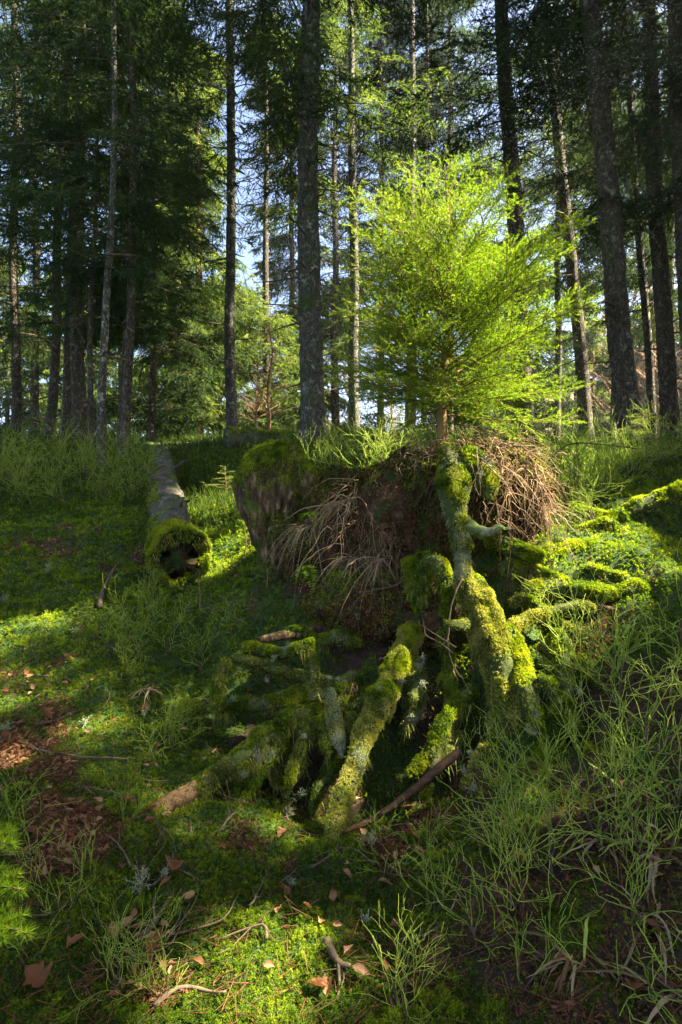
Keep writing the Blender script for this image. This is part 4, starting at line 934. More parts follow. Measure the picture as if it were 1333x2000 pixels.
# a web of thin mossy roots between the big ones
r7 = np.random.default_rng(12)
SRC = [((760,1330,2.85),(430,1500,2.4)),((700,1260,3.1),(560,1230,3.05)),((880,1330,2.8),(830,1560,2.35)),((920,1350,2.75),(850,1480,2.5)),((640,1400,2.7),(560,1560,2.35)),
       ((590,1410,2.68),(470,1570,2.3)),((1060,1260,2.75),(1180,1330,2.6)),((1050,1330,2.6),(1150,1470,2.35)),((1000,1180,2.95),(1150,1240,2.85)),((680,1450,2.6),(610,1590,2.3)),((980,1100,3.1),(1100,1130,3.05)),((1100,1050,3.35),(1260,1060,3.3)),((820,1220,3.05),(700,1230,3.15)),((1150,1110,3.1),(1300,1180,2.9)),
       ((900,1440,2.62),(780,1520,2.45)),((870,1230,2.95),(860,1330,2.8)),((1040,1500,2.35),(1000,1700,2.0)),((930,1600,2.3),(940,1740,1.9))]
for i, (a, b_) in enumerate(SRC):
    a = np.array(a, float); b_ = np.array(b_, float); m = (a+b_)/2+np.array([r7.normal()*14, -12+r7.normal()*14, 0]); rr_ = .010+.014*r7.random()
    root([(*a, rr_*1.5), (*((a+m)/2+np.array([r7.normal()*8, r7.normal()*8, 0])), rr_*1.3), (*m, rr_*1.15), (*((b_+m)/2+np.array([r7.normal()*8, r7.normal()*8, 0])), rr_), (*b_, rr_*.5)], 'root_moss', [('moss' if i % 2 else 'moss_olive', 24000, dict(K=8, L=.012, w=.004, tint=.25+.3*r7.random())), ('moss', 9000, dict(K=8, L=.018, w=.004, tint=.6, mask=PATCH(i)))], seed=50+i, hang=9000, k=12)

# ------------------------------------------------------------------ ground cover
def ground_points(n, u0, u1, y0, y1, mask=None):
    out = []
    need = n
    while need > 0:
        u = u0+(u1-u0)*rng.random(need*2); y = np.exp(math.log(y0)+(math.log(y1)-math.log(y0))*rng.random(need*2)); x = u*y
        if mask is not None:
            k = rng.random(len(x)) < mask(x, y); x, y = x[k], y[k]
        out.append(np.stack([x, y], 1)[:need]); need -= len(out[-1])
        if len(out) > 400: break
    xy = np.concatenate(out); return np.stack([xy[:, 0], xy[:, 1], height(xy[:, 0], xy[:, 1])], 1)
def ground_normal(p, e=.02):
    zx = height(p[:, 0]+e, p[:, 1])-height(p[:, 0]-e, p[:, 1]); zy = height(p[:, 0], p[:, 1]+e)-height(p[:, 0], p[:, 1]-e)
    return norm(np.stack([-zx/(2*e), -zy/(2*e), np.ones(len(p))], 1))
def build_moss():
    n = 300000
    p = ground_points(n, -1.05, 1.05, .75, 10, lambda x, y: 1-np.maximum(.92*litter(x, y), .85*bare(x, y))*(y < 6))
    nn = ground_normal(p)
    clump = fbm(p, 13, 3, 77); fine = fbm(p, 45, 2, 78); kindn = fbm(p, 2.3, 3, 79)
    y = p[:, 1]
    feather = np.clip(.5+2.2*kindn, 0, 1)             # 0 = low star moss, 1 = loose feather moss
    t = np.clip(.40+.14*rng.normal(size=len(p))+.40*clump+.25*fine+.18*kindn, 0, 1)
    base = np.maximum(.010, .0042*y)
    h = base*(.75+.8*np.clip(clump+fine, -.7, 1.2))*(1+.35*feather)
    stem = norm(nn*1.0+rng.normal(size=p.shape)*(.22+.5*feather)[:, None])
    K = 11; s = np.linspace(.05, 1, K)[None].repeat(len(p), 0)
    q = p[:, None]+stem[:, None]*(h[:, None]*s)[..., None]
    q += (nn*np.maximum(0, .028*(clump+.6*fine))[:, None])[:, None]
    d = norm(stem[:, None]*(.35+.6*s)[..., None]+norm(rng.normal(size=(len(p), K, 3)))*.85)
    b = Buf()
    ll = (base*.8*(.6+.7*rng.random(len(p))))[:, None]*(1.15-.35*s)
    leaflets(b, q, d, ll.ravel(), np.repeat(np.maximum(.0019, .0013*y), K), np.clip(t[:, None]+.3*(s-.6), 0, 1).ravel())
    tag(link('moss_carpet', b.mesh('moss_carpet', M['moss'])), 'thick green moss covering the ground', kind='stuff')
build_moss()
def build_undergrowth():
    def dens(x, y):
        u = x/y*FPX+666.5
        left = np.clip((430-u)/60+.6, 0, 1)*np.clip((y-4.9-.4*np.sin(x*2))/1.0, 0, 1)*(1-np.exp(-((u-330-(y-6)*-6)/28)**2))
        back = np.clip((y-4.7)/.8, 0, 1)*(u > 430)
        right = np.clip((y-3.9)/.8, 0, 1)*(u > 1060)*.7
        return np.clip(np.maximum(np.maximum(left, back), right)*(.55+fbm(xyz(x, y), 1.5, 2, 61)), .0, 1)
    p = ground_points(54000, -1.0, 1.0, 3.8, 16, dens); n = len(p)
    y = p[:, 1]; b = Buf()
    t = np.clip(.45+.2*rng.normal(size=n)+.25*fbm(p, 2, 2, 5), 0, 1)
    d = norm(rng.normal(size=(n, 3))*.42+np.array([0, 0, 1]))
    L = (.10+.20*rng.random(n))*(1+.5*fbm(p, 1.2, 2, 8))
    ribbons(b, p-np.array([0, 0, .02]), d, L, np.maximum(.0035, .0011*y), .25*rng.random(n), 4, t, .02)
    # side twigs
    m = rng.random(n) < .8; q = p[m]+d[m]*(L[m]*(.3+.5*rng.random(m.sum())))[:, None]
    blades(b, q, norm(d[m]*.6+rng.normal(size=q.shape)*.5), .04+.06*rng.random(len(q)), np.maximum(.003, .001*q[:, 1]), t[m])
    tag(link('undergrowth', b.mesh('undergrowth', M['grass'])), 'fine green bilberry and grass growth on the bank', kind='stuff')
build_undergrowth()
def build_short_grass():
    p = ground_points(1800, -.7, .7, 1.1, 5, lambda x, y: np.clip(fbm(xyz(x, y), 1.3, 2, 91)*2.5, 0, 1)+.04); n = len(p); b = Buf()
    ribbons(b, p, norm(rng.normal(size=(n, 3))*.6+np.array([0, 0, 1])), .03+.06*rng.random(n), np.maximum(.0016, .0008*p[:, 1]), .5*rng.random(n), 4, rng.random(n))
    tag(link('thin_grass', b.mesh('thin_grass', M['grass'])), 'thin blades of grass scattered through the moss', kind='stuff')
build_short_grass()

# fallen leaves: crumbs as litter, the larger ones each on its own
def leaf_mesh(name, kind, seed, tone=None):
    r_ = np.random.default_rng(seed)
    if kind == 'oval': R = [(0, 0), (.16, .22), (.27, .50), (.22, .78), (0, 1.0)]
    else: R = [(0, 0), (.30, .10), (.46, .32), (.28, .38), (.50, .62), (.27, .66), (.20, .82), (0, 1.0)]
    R = np.array(R); n = len(R)
    mid = np.stack([0*R[:, 1], R[:, 1]-.5, 0*R[:, 1]], 1)
    cu, fo = .25+.5*r_.random(), .15+.45*r_.random()
    def side(s):
        x = R[:, 0]*s*(1+.12*r_.normal(size=n)); yv = R[:, 1]-.5
        return np.stack([x, yv, fo*np.abs(x)+cu*(x*x)*1.5+.06*r_.normal(size=n)*(np.abs(x) > 0)], 1)
    L_, R_ = side(-1), side(1)
    mid[:, 2] += .35*cu*(mid[:, 1]**2)*r_.choice([-1, 1]); L_[:, 2] += .35*cu*mid[:, 1]**2; R_[:, 2] += .25*cu*mid[:, 1]**2
    hl, hr = (mid+L_)/2, (mid+R_)/2; hl[:, 2] -= .02; hr[:, 2] -= .02
    V = np.concatenate([L_, hl, mid, hr, R_]); i = np.arange(n-1)
    F = np.concatenate([np.stack([i+a*n, i+1+a*n, i+1+(a+1)*n, i+(a+1)*n], 1) for a in range(4)])
    st = np.array([[0, -.5, .0], [.03, -.8, .05], [-.012, -.5, .0], [.02, -.8, .05]]); V = np.concatenate([V, st]); F = np.concatenate([F, [[5*n, 5*n+1, 5*n+3, 5*n+2]]])
    return make_mesh(name, V, F, M['dead_leaf'], False, tint=np.full(len(V), .25+.7*r_.random() if tone is None else tone))
TONE = [.25+.7*((i*5) % 8)/7 for i in range(8)]
OVAL = [leaf_mesh('beech_leaf', 'oval', s, TONE[s]) for s in range(8)]
LOBED = [leaf_mesh('maple_leaf', 'lobed', s+50) for s in range(5)]
def build_litter():
    p = ground_points(20000, -.72, .72, .95, 6, lambda x, y: np.maximum(litter(x, y), .38*bare(x, y))*.9+.01); n = len(p); b = Buf()
    nn = ground_normal(p)
    d = norm(np.cross(nn, rng.normal(size=(n, 3)))+nn*.25*rng.random((n, 1)))
    big = .35+.65*litter(p[:, 0], p[:, 1]); dk = litter(p[:, 0], p[:, 1])*.6+.4
    leaflets(b, p+nn*(.002+.012*rng.random((n, 1))), d, (.012+.026*rng.random(n))*big, (.006+.012*rng.random(n))*big, rng.random(n)*dk)
    # needles and broken twigs
    m = 9000; q = ground_points(m, -.72, .72, .95, 5, lambda x, y: litter(x, y)*.8+.08); dq = norm(np.cross(ground_normal(q), rng.normal(size=(m, 3)))+np.array([0, 0, .15]))
    prisms(b, q+np.array([0, 0, .012]), q+np.array([0, 0, .012])+dq*(.02+.06*rng.random((m, 1))), .0011, .0007, 3, rng.random(m)*.6)
    tag(link('leaf_litter', b.mesh('leaf_litter', M['dead_leaf'])), 'broken brown leaves and needles between the moss', kind='stuff')
build_litter()
def place_leaf(me, p, size, label, group, tilt=.33, name='fallen_leaf'):
    o = link(name, me); o.location = (float(p[0]), float(p[1]), float(p[2])); o.scale = (size,)*3
    o.rotation_euler = (rng.normal()*tilt, rng.normal()*tilt, rng.random()*6.28); tag(o, label, 'leaf', group); return o
LEAFY = [('in the heap of leaves at the left edge', (60,1340,3.0,.30), 34), ('in the leaf heap low at the left edge', (25,1500,2.4,.26), 26), ('between twigs left of the bare root end', (150,1690,1.9,.26), 40), ('in the trail of leaves at the lower left', (285,1860,1.56,.13), 34),
         ('on the moss left of the rotten trunk piece', (460,1110,4.3,.25), 10), ('on the dark face below the stump', (700,1180,3.25,.3), 34), ('under the roots in the middle', (680,1320,2.95,.22), 20), ('among the dry sedge on the right', (1240,1650,1.8,.28), 26),
         ('on the moss at the bottom middle', (650,1830,1.68,.25), 18), ('below the bare branch in the middle', (780,1620,2.15,.2), 16), ('scattered over the moss left of the roots', (260,1450,2.6,.6), 34), ('on the sunlit moss right of the stump', (1020,1060,3.35,.25), 10)]
for ph, (px, py, D, r), n in LEAFY:
    c = P(px, py, D)
    for i in range(n):
        x, y = c[0]+rng.normal()*r*.6, c[1]+rng.normal()*r*.6
        z = height(np.array([x]), np.array([y]))[0]
        if 'dark face' in ph: pass
        vi = int(rng.integers(0, 8)); sz = .024+.024*rng.random()
        o = place_leaf(OVAL[vi], (x, y, z+.018+.012*rng.random()), sz, '', 'beech leaves '+ph)
        tl = abs(o.rotation_euler[0])+abs(o.rotation_euler[1])
        o['label'] = f'{"small" if sz < .031 else "large" if sz > .040 else "middling"} {"dark" if TONE[vi] < .5 else "pale" if TONE[vi] > .75 else "reddish"} beech leaf {"lying flat" if tl < .35 else "tipped up" if tl > .75 else "slightly tilted"} '+ph
for px, py, D, s, lab in [(68,1938,1.45,.062,'pale tan maple leaf, largest one in the lower left corner'),(285,1885,1.55,.075,'big curled maple leaf on the leaf trail in the lower left'),(345,1710,1.88,.065,'torn tan maple leaf on moss above the leaf trail'),(555,1650,2.1,.06,'pale maple leaf beside the sunlit moss cushion'),
                          (90,1415,2.65,.08,'dark maple leaf on moss between the two leaf heaps'),(535,1530,2.3,.07,'brown maple leaf hanging under the low mossy root'),(1235,1960,1.4,.05,'dark brown round leaf on moss at the bottom right'),(1015,1700,1.85,.08,'tan leaf standing on edge among bilberry stems'),
                          (280,1410,2.7,.06,'tan leaf lying in the dry grass tuft'),(785,1590,2.15,.09,'tan leaf lying under the bare brown branch'),(150,1860,1.55,.05,'small tan leaf at the left edge of the lower moss'),(620,1955,1.42,.05,'dark brown leaf on moss in the bottom middle'),(125,1690,1.85,.06,'light tan leaf on top of the twigs at the lower left')]:
    p = onground(px, py, D); place_leaf(LOBED[int(px) % 5], p+np.array([0, 0, .025]), s, lab, 'large maple leaves on the forest floor', .45)

# ------------------------------------------------------------------ the young spruce on the stump
def extent(h):      # (reach to the left, reach to the right) in metres at height h above its foot
    H = [0, .12, .22, .36, .50, .70, .86, 1.05, 1.20, 1.36, 1.46, 1.56]
    Lf = [.05, .36, .48, .62, .64, .68, .64, .58, .54, .52, .26, .05]
    R = [.05, .74, .80, .80, .85, .85, .90, .66, .52, .38, .25, .06]
    return np.interp(h, H, Lf), np.interp(h, H, R)
def build_sapling():
    r_ = np.random.default_rng(5)
    B0 = P(863, 872, 3.38)
    t = empty('young_spruce', B0); tag(t, 'bright yellow green young spruce growing out of the top of the stump', 'young tree')
    stem = np.array([[0, 0, -.06], [.004, 0, .08], [.0, 0, .22], [.012, .01, .40], [.03, 0, .62], [.045, .01, .85], [.04, 0, 1.1], [.03, 0, 1.32], [.015, 0, 1.52]])
    V, fs = tube(stem, [.034, .029, .026, .023, .018, .014, .010, .006, .002], .02, 14, amp=.14, nscale=22, seed=3)
    link('trunk', make_mesh('trunk', V, merge_faces(fs), M['bark_young'], True), t)
    def st(h): return np.stack([np.interp(h, stem[:, 2], stem[:, i]) for i in range(3)], -1)
    nb = 100
    ztip = .17+1.39*((np.arange(nb)+.5)/nb)**.82; az = np.arange(nb)*2.39996+r_.normal(size=nb)*.3
    for i in range(nb):
        zt_ = ztip[i]; dx, dy = math.cos(az[i]), math.sin(az[i])
        l, rt = extent(zt_); w_ = (1+dx)/2
        L = (l*(1-w_)+rt*w_)*(.80 if abs(dx) < .5 else 1.0)*((.84+.24*r_.random()) if i % 3 else (.5+.4*r_.random()))
        rise = np.interp(zt_, [0, .2, .5, .9, 1.2, 1.5], [-.02, .05, .30, .65, 1.0, 1.5])*(1+.15*r_.normal())
        h = zt_-rise*L*.75
        if h < .16: h = .16+.08*r_.random(); rise = (zt_-h)/(L*.75)
        h = min(h, 1.44)
        tt = np.linspace(0, 1, 9)
        c = st(h)+np.stack([dx*L*tt, dy*L*tt, L*(rise*tt*(1.0-.25*tt)-.10*tt*(h < .4))], 1)
        c[1:] += np.cumsum(r_.normal(size=(8, 3))*.006, 0)
        wood, ned = Buf(), Buf()
        wr = (.0028+.005*L)*(1.05-tt)
        prisms(wood, c[:-1], c[1:], wr[:-1], wr[1:], 5)
        segs_p, segs_d, segs_l, tn = [], [], [], []
        def needles_of(p, d, l, tv):
            segs_p.append(p); segs_d.append(d); segs_l.append(l); tn.append(tv)
        ax = norm(np.diff(c, axis=0)); seglen = np.linalg.norm(np.diff(c, axis=0), axis=1)
        for k_ in range(1, 8): needles_of(c[k_], ax[k_], seglen[k_]*1.03, .45+.3*tt[k_])
        lat = norm(np.cross(ax.mean(0), [0, 0, 1])); upv = np.cross(lat, ax.mean(0))
        n2 = int(L/.031)+3
        for j in range(n2):
            s = .10+.88*(j+.5*r_.random())/n2; f = s*8; k_ = min(7, int(f)); p = c[k_]+(c[k_+1]-c[k_])*(f-k_)
            sg = 1 if j % 2 else -1
            a = ax[min(k_, 7)]
            dd = norm((a*.85+lat*sg*.85+upv*.45*r_.normal()+np.array([0, 0, .10])))
            l2 = (.42*L*(1.05-s)+.05)*(.7+.5*r_.random()); l2 = min(l2, .30)
            e = p+dd*l2; e2 = e+np.array([0, 0, .04*l2])
            prisms(wood, [p], [e], .0021, .0010, 3)
            n3 = max(1, int(l2/.05))
            for q in range(n3): needles_of(p+dd*l2*q/n3, dd, l2/n3*1.05, .5+.3*(q+1)/n3*(.5+.5*s))
            m = int(l2/.030)
            for q in range(m):
                s3 = (q+.6)/max(m, 1); p3 = p+dd*l2*s3; sg3 = 1 if q % 2 else -1
                l3 = (l2*.45*(1-s3)+.028)*(.7+.6*r_.random())
                d3 = norm(dd*.8+norm(np.cross(dd, upv))*sg3*.75+r_.normal(size=3)*.22)
                prisms(wood, [p3], [p3+d3*l3], .0010, .0005, 3)
                needles_of(p3, d3, l3, .6+.25*s3+.1*r_.normal())
        sp = np.array(segs_p); sd_ = np.array(segs_d); sl_ = np.array(segs_l); tn = np.array(tn)
        cnt = np.maximum(2, (sl_/.0021).astype(int)); idx = np.repeat(np.arange(len(sp)), cnt)
        u = r_.random(len(idx)); pp = sp[idx]+sd_[idx]*(sl_[idx]*u)[:, None]
        nd = norm(norm(r_.normal(size=pp.shape)+np.array([0, 0, .25]))*.75+sd_[idx]*.85)
        blades(ned, pp, nd, .0125*(.75+.5*r_.random(len(idx))), .0022, np.clip(tn[idx]+.12*r_.normal(size=len(idx)), 0, 1))
        o = link('branch', wood.mesh('branch', M['bark_young']), t)
        q = link('needles', ned.mesh('needles', M['needle_young']), o); q['kind'] = 'stuff'
build_sapling()

# small spruces: a seedling of height H
def seedling(p, H, label, mat='needle_young', seed=0, spread=.5, name='spruce_seedling', group='small self sown spruces', bare=.2, n=16, rise=.25):
    r_ = np.random.default_rng(seed); t = empty(name, p); tag(t, label, 'seedling', group)
    w = Buf(); nd = Buf()
    V, fs = tube([[0, 0, -.03], [.01, 0, H*.4], [0, .01, H*.75], [.005, 0, H]], [.005, .004, .003, .0012], .02, 6)
    link('stem', make_mesh('stem', V, merge_faces(fs), M['bark_young'], True), t)
    S = [(np.array([0, 0, H*.6]), np.array([0, 0, 1.]), H*.4)]
    for i in range(n):
        h = H*(bare+(1-bare)*(i+.5)/n); a = i*2.4+r_.random(); L = H*spread*(1.1-h/H)*(.7+.5*r_.random())+.02
        d = norm(np.array([math.cos(a), math.sin(a), rise+.3*r_.normal()*.5])); p0 = np.array([0, 0, h]); p1 = p0+d*L; p1[2] -= .08*L
        prisms(w, [p0], [p1], .0018, .0008, 3); S.append((p0+d*L*.1, norm(p1-p0), L*.9))
        lat = norm(np.cross(d, [0, 0, 1])); m = int(L/.03)
        for j in range(m):
            s = .25+.7*(j+.5)/m; q = p0+(p1-p0)*s; dd = norm(d*.9+lat*(1 if j % 2 else -1)*.8); l = L*.35*(1.1-s)+.015
            prisms(w, [q], [q+dd*l], .001, .0005, 3); S.append((q, dd, l))
    sp = np.array([s[0] for s in S]); sd_ = np.array([s[1] for s in S]); sl_ = np.array([s[2] for s in S])
    cnt = np.maximum(3, (sl_/.0022).astype(int)); idx = np.repeat(np.arange(len(S)), cnt); u = r_.random(len(idx))
    blades(nd, sp[idx]+sd_[idx]*(sl_[idx]*u)[:, None], norm(norm(r_.normal(size=(len(idx), 3))+np.array([0, 0, .3]))*.8+sd_[idx]*.7), .014, .0024, r_.random(len(idx))*.5+.4)
    link('twigs', w.mesh('twigs', M['bark_young']), t)['kind'] = 'stuff'; link('needles', nd.mesh('needles', M[mat]), t)['kind'] = 'stuff'; return t
seedling(onground(478, 1095, 4.2), .26, 'small pale green spruce seedling beside the rotten trunk piece', seed=1, spread=.75, bare=.45)
seedling(onground(388, 1205, 3.65), .26, 'dark little spruce seedling in front of the hollow log', mat='needle_dark', seed=2, spread=.55, n=9)
seedling(onground(1262, 905, 5.0), .42, 'feathery young spruce in the shade behind the bilberry at the right edge', mat='needle_pale', seed=3, spread=1.3, n=22, rise=0)
seedling(onground(440, 975, 6.2), .3, 'bushy little spruce in the grass left of the rotten trunk piece', mat='needle_pale', seed=4, spread=.8, n=18)
seedling(onground(520, 1150, 3.6), .16, 'tiny spruce seedling at the foot of the rotten trunk piece', mat='needle_pale', seed=5, spread=.8, n=9)
# the young spruce whose twig tips enter at the left edge, close to the viewer
def near_spruce():
    b = np.array([-.70, .98, 0.0]); b[2] = height(b[:1], b[1:2])[0]
    t = empty('young_spruce', b); tag(t, 'young spruce at the left edge reaching in with three fresh green twig tips', 'young tree')
    V, fs = tube([[0, 0, -.05], [0, 0, .3], [0, 0, .8]], [.014, .011, .004], .03, 8); link('trunk', make_mesh('trunk', V, merge_faces(fs), M['bark_young'], True), t)
    for px, py, D in [(26, 1650, .80), (44, 1738, .80), (56, 1822, .80), (-90, 1600, .88), (-90, 1900, .85)]:
        e = P(px, py, D)-b; s = np.array([0, 0, e[2]-.07]); w, nd = Buf(), Buf(); k = 6
        c = s+(e-s)*np.linspace(0, 1, k+1)[:, None]; prisms(w, c[:-1], c[1:], .0024, .0015, 5)
        n = 800; u = .2+.8*rng.random(n)**.85; ax = norm(e-s)
        blades(nd, s+(e-s)*u[:, None], norm(norm(rng.normal(size=(n, 3)))*.9+ax*.8), .017, .0016, .6+.4*rng.random(n))
        for q in (.4, .55, .7, .82):
            for sg in (-1, 1):
                p0 = s+(e-s)*q; dd = norm(ax+sg*np.array([0, .7, 0])+np.array([0, 0, .15*sg])); l = .04*(1.6-q)
                prisms(w, [p0], [p0+dd*l], .0014, .0008, 3); m = 200
                blades(nd, p0+dd*(l*rng.random(m))[:, None], norm(norm(rng.normal(size=(m, 3)))*.9+dd*.8), .015, .0015, .6+.4*rng.random(m))
        o = link('branch', w.mesh('branch', M['bark_young']), t); link('needles', nd.mesh('needles', M['needle_young']), o)['kind'] = 'stuff'
near_spruce()

# ------------------------------------------------------------------ bilberry bushes
def bilberry_meshes(seed, H=.32, n0=5, spread=.45, r0=.0031):
    r_ = np.random.default_rng(seed); G, W = Buf(), Buf(); P0, P1, R0, R1, T = [], [], [], [], []; w0, w1 = [], []
    def grow(p, d, L, r, lv):
        k = max(2, int(L/.026)); bend = r_.normal(size=3)*.16
        for i in range(k):
            d = norm(d+r_.normal(size=3)*.21+bend*.14+np.array([0, 0, .06])); q = p+d*L/k
            if lv == 0 and i < k*.35: w0.append(p); w1.append(q)
            else: P0.append(p); P1.append(q); R0.append(r); R1.append(r*.93); T.append(.25+.18*lv+.3*r_.random())
            if i and lv < 3 and r_.random() < (.55, .42, .16)[lv]:
                ax = norm(np.cross(d, r_.normal(size=3))); grow(q, norm(d*.85+ax*.62), L*(.30+.35*r_.random()), r*.80, lv+1)
            p = q; r *= .95
        if lv: P0.append(p); P1.append(p+d*.004); R0.append(r*1.5); R1.append(r*.4); T.append(.9)
    for i in range(n0):
        a = r_.random()*6.28; d = norm(np.array([math.cos(a)*spread, math.sin(a)*spread, 1])); grow(np.array([math.cos(a), math.sin(a), 0])*.01, d, H*(.6+.5*r_.random()), r0, 0)
    prisms(G, P0, P1, np.array(R0), np.array(R1), 3, np.clip(T, 0, 1))
    prisms(W, w0, w1, r0*1.15, r0*1.1, 4)
    return G.mesh('green_twigs', M['bilberry']), W.mesh('woody_stems', M['twig'])
BB = [bilberry_meshes(200+i, H=.33+.04*(i % 3), n0=3+i % 3) for i in range(8)]
BBT = [bilberry_meshes(240+i, H=.42, n0=7, spread=.5, r0=.003) for i in range(4)]
def bilberry(px, py, D, s, label, group, tall=False, i=0):
    s *= .95 if 'lower right' in group or 'middle right' in group else 1
    p = onground(px, py, D); g, w = (BBT[i % 4] if tall else BB[i % 8])
    t = empty('bilberry_bush', p-np.array([0, 0, .01])); t.scale = (s, s, s*(.85+.3*rng.random())); t.rotation_euler = (rng.normal()*.12, rng.normal()*.12, rng.random()*6.28)
    tag(t, label, 'bilberry bush', group); link('green_twigs', g, t); link('woody_stems', w, t)
def bed(where, group, pts, tall=False):
    pts = sorted(pts, key=lambda q: q[0])
    for i, (px, py, D, s) in enumerate(pts):
        o_ = ORD[i] if i < len(pts)-1 else 'rightmost'
        bilberry(px, py, D, s, f'{o_} leafless bilberry bush {where}', group, tall, i+int(px))
bed('in the lower row below the roots', 'bilberry bushes at the lower right', [(760,1720,1.9,.62),(850,1800,1.72,.62),(940,1850,1.6,.75),(1020,1780,1.7,.8),(1080,1890,1.5,.75),(1010,1950,1.42,.7),(1240,1960,1.4,.8),(780,1990,1.38,.55),])
bed('between the main root and the dry sedge', 'bilberry bushes at the middle right', [(1010,1640,2.0,.9),(1150,1650,1.9,1.0),(1080,1720,1.8,.95),(1200,1560,2.1,1.0),(1260,1480,2.2,1.1),(1270,1700,1.7,1.0),(1320,1600,1.8,1.1),(985,1720,1.85,.7),(1230,1820,1.6,.8)])
bed('on the shaded bank at the right edge', 'bilberry bushes on the right bank', [(1130,1390,2.5,1.0),(1210,1380,2.45,1.1),(1290,1350,2.4,1.2),(1100,1320,2.65,.9),(1330,1260,2.6,1.1),(1180,1300,2.7,.8),(1330,1430,2.2,1.2)])
bed('under the roots', 'bilberry bushes under the roots', [(885,1550,2.35,.8),(830,1640,2.1,.5),(590,1590,2.2,.45),(735,1660,2.05,.5)])
bed('behind the stump, left of the young spruce', 'tall bilberry behind the stump', [(630,925,4.4,.85),(670,930,4.5,.9),(720,925,4.5,1.0),(760,920,4.5,1.0),(700,915,5.2,1.0),(800,910,4.7,1.0),(590,910,5.2,.9),(650,905,5.6,1.0),(750,905,5.4,1.0),(825,900,5.2,1.0)], True)
bed('right of the young spruce', 'tall bilberry right of the stump', [(900,905,4.8,.9),(960,905,4.8,.9),(1090,960,4.0,1.0),(1120,970,4.0,1.05),(1160,975,4.0,1.0),(1085,930,4.6,1.0),(1130,940,4.5,1.1),(1190,950,4.3,1.0),(1100,1000,3.75,.85),(1230,940,4.5,.9),(1285,915,4.6,1.0),(1330,915,4.5,1.0),(1160,1020,3.7,.7)], True)
bed('on the shaded slope left of the log', 'tall bilberry on the left slope', [(15,955,6.0,1.2),(50,930,6.5,1.3),(90,950,6.2,1.2),(130,925,6.8,1.3),(165,945,6.3,1.2),(210,930,6.8,1.3),(245,950,6.4,1.1),(280,930,7.2,1.2),(30,985,5.5,1.1),(120,985,5.6,1.1),(200,985,5.7,1.0),(260,975,6.0,1.0)], True)
bed('in the loose thicket before the log', 'bilberry bushes in front of the log', [(250,1230,3.4,.7),(300,1210,3.5,.75),(340,1240,3.4,.7),(270,1290,3.1,.7),(330,1290,3.1,.7),(390,1290,3.1,.65),(210,1290,3.1,.65),(300,1170,3.9,.6),(400,1320,3.0,.55),(450,1240,3.45,.5),(250,1340,2.9,.5)])
bed('low on the moss at the left side', 'bilberry bushes at the left side', [(300,1490,2.4,.55),(340,1470,2.45,.6),(40,1700,1.8,.6),(170,1720,1.8,.5),(120,1800,1.65,.55),(330,1960,1.42,.45),(240,1930,1.48,.55),(60,1900,1.5,.5),(240,1620,2.1,.5),(30,1600,2.0,.5)])

# ------------------------------------------------------------------ dry grass, ferns, sticks, lichens
def blade_clump(p, label, n, L, wd, mat='dry_grass', group='dry grass tufts', cat='grass tuft', name='dry_grass_tuft', up=.5, droop=.9, green=0, spread=1.0, dirn=(0, 0, 0), wig=.03):
    t = empty(name, p); tag(t, label, cat, group); b = Buf()
    d = norm(rng.normal(size=(n, 3))*np.array([spread, spread, .2])+np.array([0, 0, up])+np.asarray(dirn, float))
    ribbons(b, rng.normal(size=(n, 3))*np.array([.02, .02, .005]), d, L*(.5+.7*rng.random(n)), wd*(.6+.7*rng.random(n)), droop*(.4+.8*rng.random(n)), 8, rng.random(n), wig)
    link('dry_blades', b.mesh('dry_blades', M[mat]), t)['kind'] = 'stuff'
    if green:
        b = Buf(); d = norm(rng.normal(size=(green, 3))*np.array([1, 1, .2])+np.array([0, 0, 1.1])+np.asarray(dirn, float))
        ribbons(b, rng.normal(size=(green, 3))*.015, d, L*(.6+.6*rng.random(green)), wd*1.2, .7*rng.random(green), 9, .5+.4*rng.random(green), .02)
        link('green_blades', b.mesh('green_blades', M['bilberry']), t)['kind'] = 'stuff'
    return t
G0 = lambda px, py, D, up=.02: onground(px, py, D)+np.array([0, 0, up])
blade_clump(G0(285, 1375, 2.8, .05), 'small withered grass tuft with curled tan blades on the left moss', 26, .11, .007, up=.1, droop=.8)
SG = [(1240,1560,2.0,'big dry sedge clump with green blades beside the right bilberries, topmost'),(1290,1660,1.8,'big dry sedge clump at the right edge, with limp tan blades'),(1180,1650,1.9,'dry sedge clump behind the bilberry stems, leftmost of the sedges'),(1270,1800,1.6,'matted dry sedge clump in the lower right corner area'),(1130,1880,1.5,'low flattened dry sedge clump among the lower bilberries'),(1310,1930,1.4,'dry sedge clump lowest at the right edge')]
for i, (px, py, D, lab) in enumerate(SG):
    blade_clump(G0(px, py, D, .0), lab, 34, .17, .0085, group='dry sedge clumps on the right', cat='sedge clump', name='sedge_clump', up=.35, droop=.9, green=6 if i < 3 else 2, wig=.022)
blade_clump(P(1232, 1140, 3.0), 'small fan of pale dry grass hanging over the right bank', 24, .14, .003, up=.2, droop=1.3, dirn=(0, -.5, 0))
for px, py, D, lab, n in [(600,1030,3.52,'dry grass tuft drooping from the stump beside the rotten trunk piece',70),(655,985,3.45,'dry grass tuft hanging from the bridge of the stump',50),(690,1090,3.3,'dry grass tuft low on the dark left face of the stump',50),(745,1090,3.15,'thin dry grass tuft above the dark hollow',30)]:
    blade_clump(P(px, py, D), lab, n, .24, .0035, group='dry grass tufts on the stump', up=.2, droop=1.1, spread=.5, dirn=(-.5, -.45, -.1), wig=.02)
